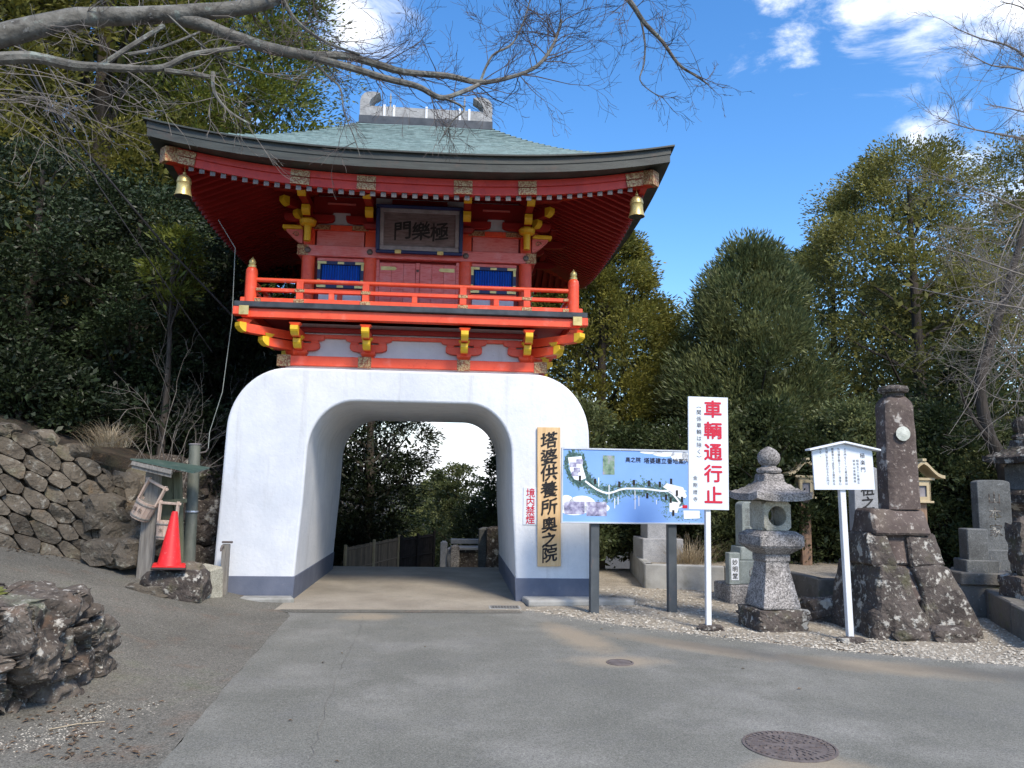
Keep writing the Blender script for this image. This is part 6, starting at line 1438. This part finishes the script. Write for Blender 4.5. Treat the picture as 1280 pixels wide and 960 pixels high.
MB().boxb(t_.x-.45, t_.x+.45, 20.3, 20.7, zg_-.2, at(587, 687, 20.5).z).build('wall', 'stone_dark', S, bevel=.02)
MB().boxb(t_.x-.5, t_.x+.5, 20.2, 20.8, at(587, 686.5, 20.5).z, at(587, 683, 20.5).z).build('slab', 'granite_grey', S, bevel=.01)
MB().boxb(t_.x-.5, t_.x+.5, 20.75, 20.95, at(587, 681, 20.5).z, at(587, 675, 20.5).z).build('slab', 'granite_grey', S, bevel=.01)
# --- bare trees
def twig(mb, p, d, L, r_, depth, rg, up=.0, spread=.65, seg=4, nch=3, sides=4, rmin=.0018):
    pts = [p.copy()]; rad = [r_]; q = p.copy(); dd = d.normalized()
    for i in range(seg):
        dd = (dd+Vector(rg.normal(0, .17, 3))+Vector((0, 0, up*.12))).normalized(); q = q+dd*(L/seg); pts.append(q.copy()); rad.append(max(rmin, r_*(1-.62*(i+1)/seg)))
    mb.tube(pts, rad, sides, cap=False)
    if depth > 0:
        for k in range(nch):
            i = rg.integers(1, seg+1); ax = Vector(rg.normal(0, 1, 3)); dn = ((pts[min(i, seg)]-pts[i-1]).normalized()+ax.normalized()*spread).normalized()
            twig(mb, pts[i], dn, L*rg.uniform(.45, .75), max(rmin, rad[i]*.7), depth-1, rg, up, spread, seg, nch, 3 if depth < 3 else sides, rmin)
def limb(mb, pts, r0, r1, sides=10):
    P_ = []; n = len(pts)
    for i in range(n-1):
        a, b, c, d = pts[max(0, i-1)], pts[i], pts[i+1], pts[min(n-1, i+2)]
        for t in np.linspace(0, 1, 5)[:-1]:
            P_.append(.5*((2*b)+(c-a)*t+(2*a-5*b+4*c-d)*t*t+(3*b-a-3*c+d)*t**3))
    P_.append(pts[-1]); m = len(P_)
    rad = [(r0+(r1-r0)*i/(m-1))*(1+.10*noise.noise(P_[i]*5)) for i in range(m)]
    mb.tube(P_, rad, sides); return P_
def PX(lst): return [at(a, b, c) for (a, b, c) in lst]
rg = np.random.default_rng(77)
T = thing('bare_tree', 'leafless grey-barked tree reaching over the roof from the left', 'tree', (-6.9, 5.6, H(-6.9, 5.6)-.1), 'bare trees')
tk = MB(); foot = Vector((-6.9, 5.6, H(-6.9, 5.6)-.1))
crotch = at(-120, 75, 6.3)
limb(tk, [foot, foot.lerp(crotch, .4)+Vector((-.25, .1, .1)), foot.lerp(crotch, .8)+Vector((-.1, 0, .2)), crotch], .26, .17)
L1 = limb(tk, [crotch]+PX([(0, 45, 6.5), (60, 30, 6.6), (100, 22, 6.7), (165, 20, 6.8), (235, 16, 6.9), (300, 10, 7.0), (350, -4, 7.1), (430, -50, 7.4), (520, -120, 7.8)]), .105, .045)
L2 = limb(tk, PX([(222, 22, 6.9), (258, 32, 6.95), (290, 45, 7.0), (335, 60, 7.1), (372, 67, 7.15), (398, 71, 7.2)]), .066, .046)
L3 = limb(tk, PX([(395, 70, 7.2), (432, 70, 7.3), (470, 80, 7.4), (505, 90, 7.5), (560, 95, 7.6), (600, 103, 7.7), (640, 96, 7.8), (672, 82, 7.9), (692, 55, 8.0), (702, 25, 8.1)]), .044, .014, 8)
L4 = limb(tk, PX([(392, 72, 7.2), (440, 85, 7.25), (482, 98, 7.3), (522, 108, 7.35), (550, 122, 7.4), (575, 116, 7.45), (598, 106, 7.6)]), .04, .022, 8)
L5 = limb(tk, [at(-90, 80, 6.35)]+PX([(20, 72, 6.5), (55, 74, 6.55), (92, 82, 6.6), (130, 84, 6.65), (170, 86, 6.7), (205, 84, 6.75), (240, 68, 6.8), (300, 60, 6.9)]), .058, .02, 8)
L6 = limb(tk, PX([(554, 122, 7.4), (580, 136, 7.4), (565, 152, 7.4), (548, 180, 7.45)]), .014, .004, 5)
L7 = limb(tk, PX([(354, 0, 7.1), (372, 28, 7.15), (410, 54, 7.2), (450, 68, 7.3)]), .024, .010, 6)
L8 = limb(tk, PX([(396, 78, 7.2), (410, 96, 7.2), (425, 110, 7.2), (430, 140, 7.2), (442, 170, 7.2), (450, 195, 7.2)]), .013, .004, 5)
L9 = limb(tk, PX([(600, 103, 7.7), (615, 70, 7.75), (640, 55, 7.8), (655, 25, 7.85), (665, -10, 7.9)]), .016, .006, 6)
L10 = limb(tk, PX([(128, 81, 6.65), (160, 60, 6.7), (205, 32, 6.8)]), .024, .02, 6)
L11 = limb(tk, PX([(160, 68, 6.7), (200, 60, 6.75), (250, 40, 6.8)]), .018, .01, 6)
L12 = limb(tk, PX([(266, 90, 6.9), (268, 115, 6.9), (285, 138, 6.9), (312, 155, 6.9)]), .02, .008, 6)
L13 = limb(tk, PX([(430, -50, 7.4), (560, -70, 7.5), (690, -60, 7.6), (775, -10, 7.7), (805, 28, 7.75), (828, 52, 7.8), (848, 80, 7.85), (870, 95, 7.9), (886, 106, 7.95)]), .045, .006, 8)
L14 = limb(tk, PX([(800, 22, 7.75), (806, 50, 7.75), (805, 80, 7.75), (800, 100, 7.75), (815, 115, 7.8), (830, 122, 7.8)]), .012, .004, 5)
L15 = limb(tk, PX([(206, 88, 6.75), (236, 92, 6.8), (262, 96, 6.9)]), .026, .014, 6)
L16 = limb(tk, PX([(200, 10, 6.8), (270, 70, 6.9), (330, 92, 7.0), (372, 102, 7.1)]), .011, .004, 5)
tk.build('trunk', 'bark_light', T, smooth=True, local=False)
tw = MB()
def dress(P_, n, L, r_, depth, i0=0, up=.1, nch=3):
    for k in range(n):
        i = int(rg.integers(i0, len(P_)-1)); d = (P_[min(i+1, len(P_)-1)]-P_[i]).normalized(); ax = Vector(rg.normal(0, 1, 3)); ax.y *= .6
        twig(tw, P_[i], (d*.6+ax.normalized()*.8).normalized(), L*rg.uniform(.6, 1.3), r_, depth, rg, up, nch=nch)
dress(L3, 24, .6, .007, 3, 6, .5); dress(L3[-14:], 13, .6, .007, 3, 0, .3); dress(L4, 12, .45, .006, 2, 0, -.2); dress(L6, 5, .3, .004, 2); dress(L7, 12, .5, .006, 3, 2, .3)
dress(L8, 7, .35, .004, 2); dress(L9, 10, .45, .005, 3, 2, .3); dress(L13[-22:], 18, .36, .005, 3, 0, .1, 2); dress(L14, 8, .3, .004, 2); dress(L1[-18:], 12, .8, .010, 3, 0, -.2)
dress(L2, 6, .5, .006, 2); dress(L13[4:14], 6, .7, .008, 3, 0, -.4)
tw.build('twigs', 'twig', T, local=False)
tp = MB(); tw = tp
dress(L5, 9, .6, .006, 2, 3, -.1); dress(L10, 6, .4, .005, 2); dress(L12, 8, .4, .005, 2); dress(L15, 6, .4, .005, 2); dress(L16, 8, .4, .004, 2); dress(L1[2:24], 10, .5, .006, 2, 0, -.3)
tp.build('pale_twigs', 'twig_pale', T, local=False)
# thicket of hanging pale branches, far left
T = thing('bare_thicket', 'tangle of pale leafless twigs hanging at the upper left', 'tree', (-8.2, 7.4, H(-8.2, 7.4)), 'bare trees')
tp = MB(); b0 = Vector((-8.2, 7.4, H(-8.2, 7.4))); top = at(-110, 60, 8.2); limb(tp, [b0, b0.lerp(top, .5)+Vector((.2, .1, 0)), top], .10, .05)
for k in range(15):
    s_ = at(rg.uniform(-110, 10), rg.uniform(40, 150), rg.uniform(7.8, 9.0)); e_ = at(rg.uniform(60, 215), rg.uniform(130, 235), rg.uniform(8.2, 9.6))
    md = s_.lerp(e_, .5)+Vector((0, 0, rg.uniform(.0, .35))); P_ = limb(tp, [top.lerp(s_, .6), s_, md, e_], rg.uniform(.006, .010), .003, 4)
    tw = tp; dress(P_, 4, .4, .0035, 2, 4, -.1, 2)
tp.build('twigs', 'twig_pale', T, local=False)
# bare tree at the right border
xb = px_x(1262, 12.8, 560); T = thing('bare_tree', 'pale twiggy leafless tree at the right border behind the graves', 'tree', (xb, 12.8, .2), 'bare trees')
tp = MB(); ft = Vector((xb, 12.8, .2))
A1 = limb(tp, [ft, at(1255, 590, 12.8), at(1235, 540, 12.8), at(1225, 480, 12.8), at(1238, 430, 12.8), at(1262, 350, 12.9), at(1290, 250, 13.0)], .13, .05)
A2 = limb(tp, [at(1248, 560, 12.8), at(1225, 535, 12.7), at(1207, 505, 12.7), at(1198, 478, 12.6)], .05, .012, 7)
A3 = limb(tp, [ft+Vector((.1, 0, .3)), at(1275, 560, 12.7), at(1300, 480, 12.6), at(1320, 380, 12.5)], .10, .04)
tp.build('trunk', 'bark', T, smooth=True, local=False); tp = MB(); tw = tp
for k in range(30):
    s_ = at(rg.uniform(1270, 1330), rg.uniform(240, 520), rg.uniform(11.8, 13.4)); e_ = at(rg.uniform(1165, 1240), s_.z*0+rg.uniform(230, 560), rg.uniform(11.6, 13.4))
    md = s_.lerp(e_, .5)+Vector((0, 0, rg.uniform(-.25, .1))); m2 = s_.lerp(md, .5)+Vector(rg.normal(0, .13, 3)); m3 = md.lerp(e_, .5)+Vector(rg.normal(0, .13, 3)); P_ = limb(tp, [s_, m2, md, m3, e_], .011, .003, 4); dress(P_, 8, .5, .005, 2, 1, .2)
tp.build('twigs', 'twig_pale', T, local=False)
# high bare tree reaching in from the right
xb = 8.3; T = thing('bare_tree', 'leafless tree sending thin twigs into the upper right sky', 'tree', (xb, 9.2, 0), 'bare trees')
tp = MB(); ft = Vector((xb, 9.2, 0)); tw = tp
limb(tp, [ft, Vector((8.4, 9.2, 3)), Vector((8.2, 9.1, 6)), Vector((8.0, 9.0, 8.5))], .15, .06)
for pts in ([(1420, 120, 9.1), (1330, 110, 9.0), (1270, 62, 9.0), (1225, 48, 9.0), (1192, 34, 9.0)], [(1430, 150, 9.1), (1330, 120, 9.0), (1280, 88, 9.0), (1240, 82, 9.0), (1214, 68, 9.0)], [(1430, 220, 9.1), (1330, 190, 9.0), (1280, 174, 9.0), (1250, 168, 9.0), (1210, 160, 9.0), (1170, 147, 9.0)], [(1420, 100, 9.1), (1320, 60, 9.0), (1285, 14, 9.0), (1250, 2, 9.0)], [(1430, 200, 9.1), (1330, 160, 9.0), (1280, 140, 9.0), (1230, 130, 9.0)]):
    P_ = limb(tp, [Vector((8.15, 9.05, 7.2))]+PX(pts), .03, .004, 6); dress(P_[-13:], 18, .38, .0045, 2, 0, .3)
for (pts) in ([(1430, 300, 11), (1300, 270, 11), (1230, 240, 11), (1160, 215, 11)], [(1430, 380, 11), (1300, 350, 11), (1210, 320, 11), (1120, 292, 11)], [(1430, 420, 11), (1300, 390, 11), (1200, 372, 11), (1125, 356, 11)]):
    P_ = limb(tp, [Vector((8.3, 9.15, 4.5))]+PX(pts), .03, .004, 6); dress(P_[-14:], 16, .4, .005, 2, 0, .1)
tp.build('trunk', 'twig_pale', T, local=False)
# pale bare shrub and dry grass on the wall top
x = px_x(215, 12.6); T = thing('bare_shrub', 'pale leafless shrub on the bank above the stand', 'shrub', (x, 12.6, H(x, 12.6)-.1)); tp = MB()
for k in range(20): twig(tp, Vector((x+rg.normal(0, .25), 12.6+rg.normal(0, .2), H(x, 12.6)-.1)), Vector((rg.normal(0, .5), rg.normal(0, .3), 1)), rg.uniform(.7, 1.5), .009, 3, rg, 0, nch=2)
tp.build('twigs', 'twig_pale', T, local=False)
def grass(name, label, c, n, L, sp, m='straw', droop=.6):
    S = thing(name, label, 'grass', tuple(c)); mb = MB()
    for k in range(n):
        a = rg.uniform(0, 6.283); r_ = abs(rg.normal(0, sp)); p = Vector((c[0]+r_*math.cos(a), c[1]+r_*math.sin(a)*.7, c[2])); l_ = L*rg.uniform(.5, 1.2)
        d = Vector((math.cos(a)*.6+rg.normal(0, .3), math.sin(a)*.5+rg.normal(0, .3)-.2, 1)).normalized(); pr = []; w = .004
        for t in np.linspace(0, 1, 5): pr.append(p+d*l_*t+Vector((d.x*.5, d.y*.5, -1))*(droop*l_*t*t*.55))
        s_ = d.cross(Vector((0, 0, 1))).normalized()*w
        for i in range(4): mb.add([pr[i]-s_*(1-i/5), pr[i]+s_*(1-i/5), pr[i+1]+s_*(1-(i+1)/5), pr[i+1]-s_*(1-(i+1)/5)], [(0, 1, 2, 3)])
    o = mb.build('blades', m, S); o['kind'] = 'stuff'; return S
p = at(138, 548, 11.25); grass('dry_grass', 'tuft of straw-coloured dry grass on top of the stone wall', (p.x, p.y, p.z-.12), 420, .55, .16)
p = at(862, 690, 13.8); grass('dry_grass', 'tangled dry grass beside the granite tiers in the bed', (p.x, p.y, .34), 420, .75, .22)
p = at(1243, 700, 10.4); grass('dry_grass', 'few dry weeds before the tall carved gravestone', (p.x, p.y, .3), 60, .5, .12, droop=.2)
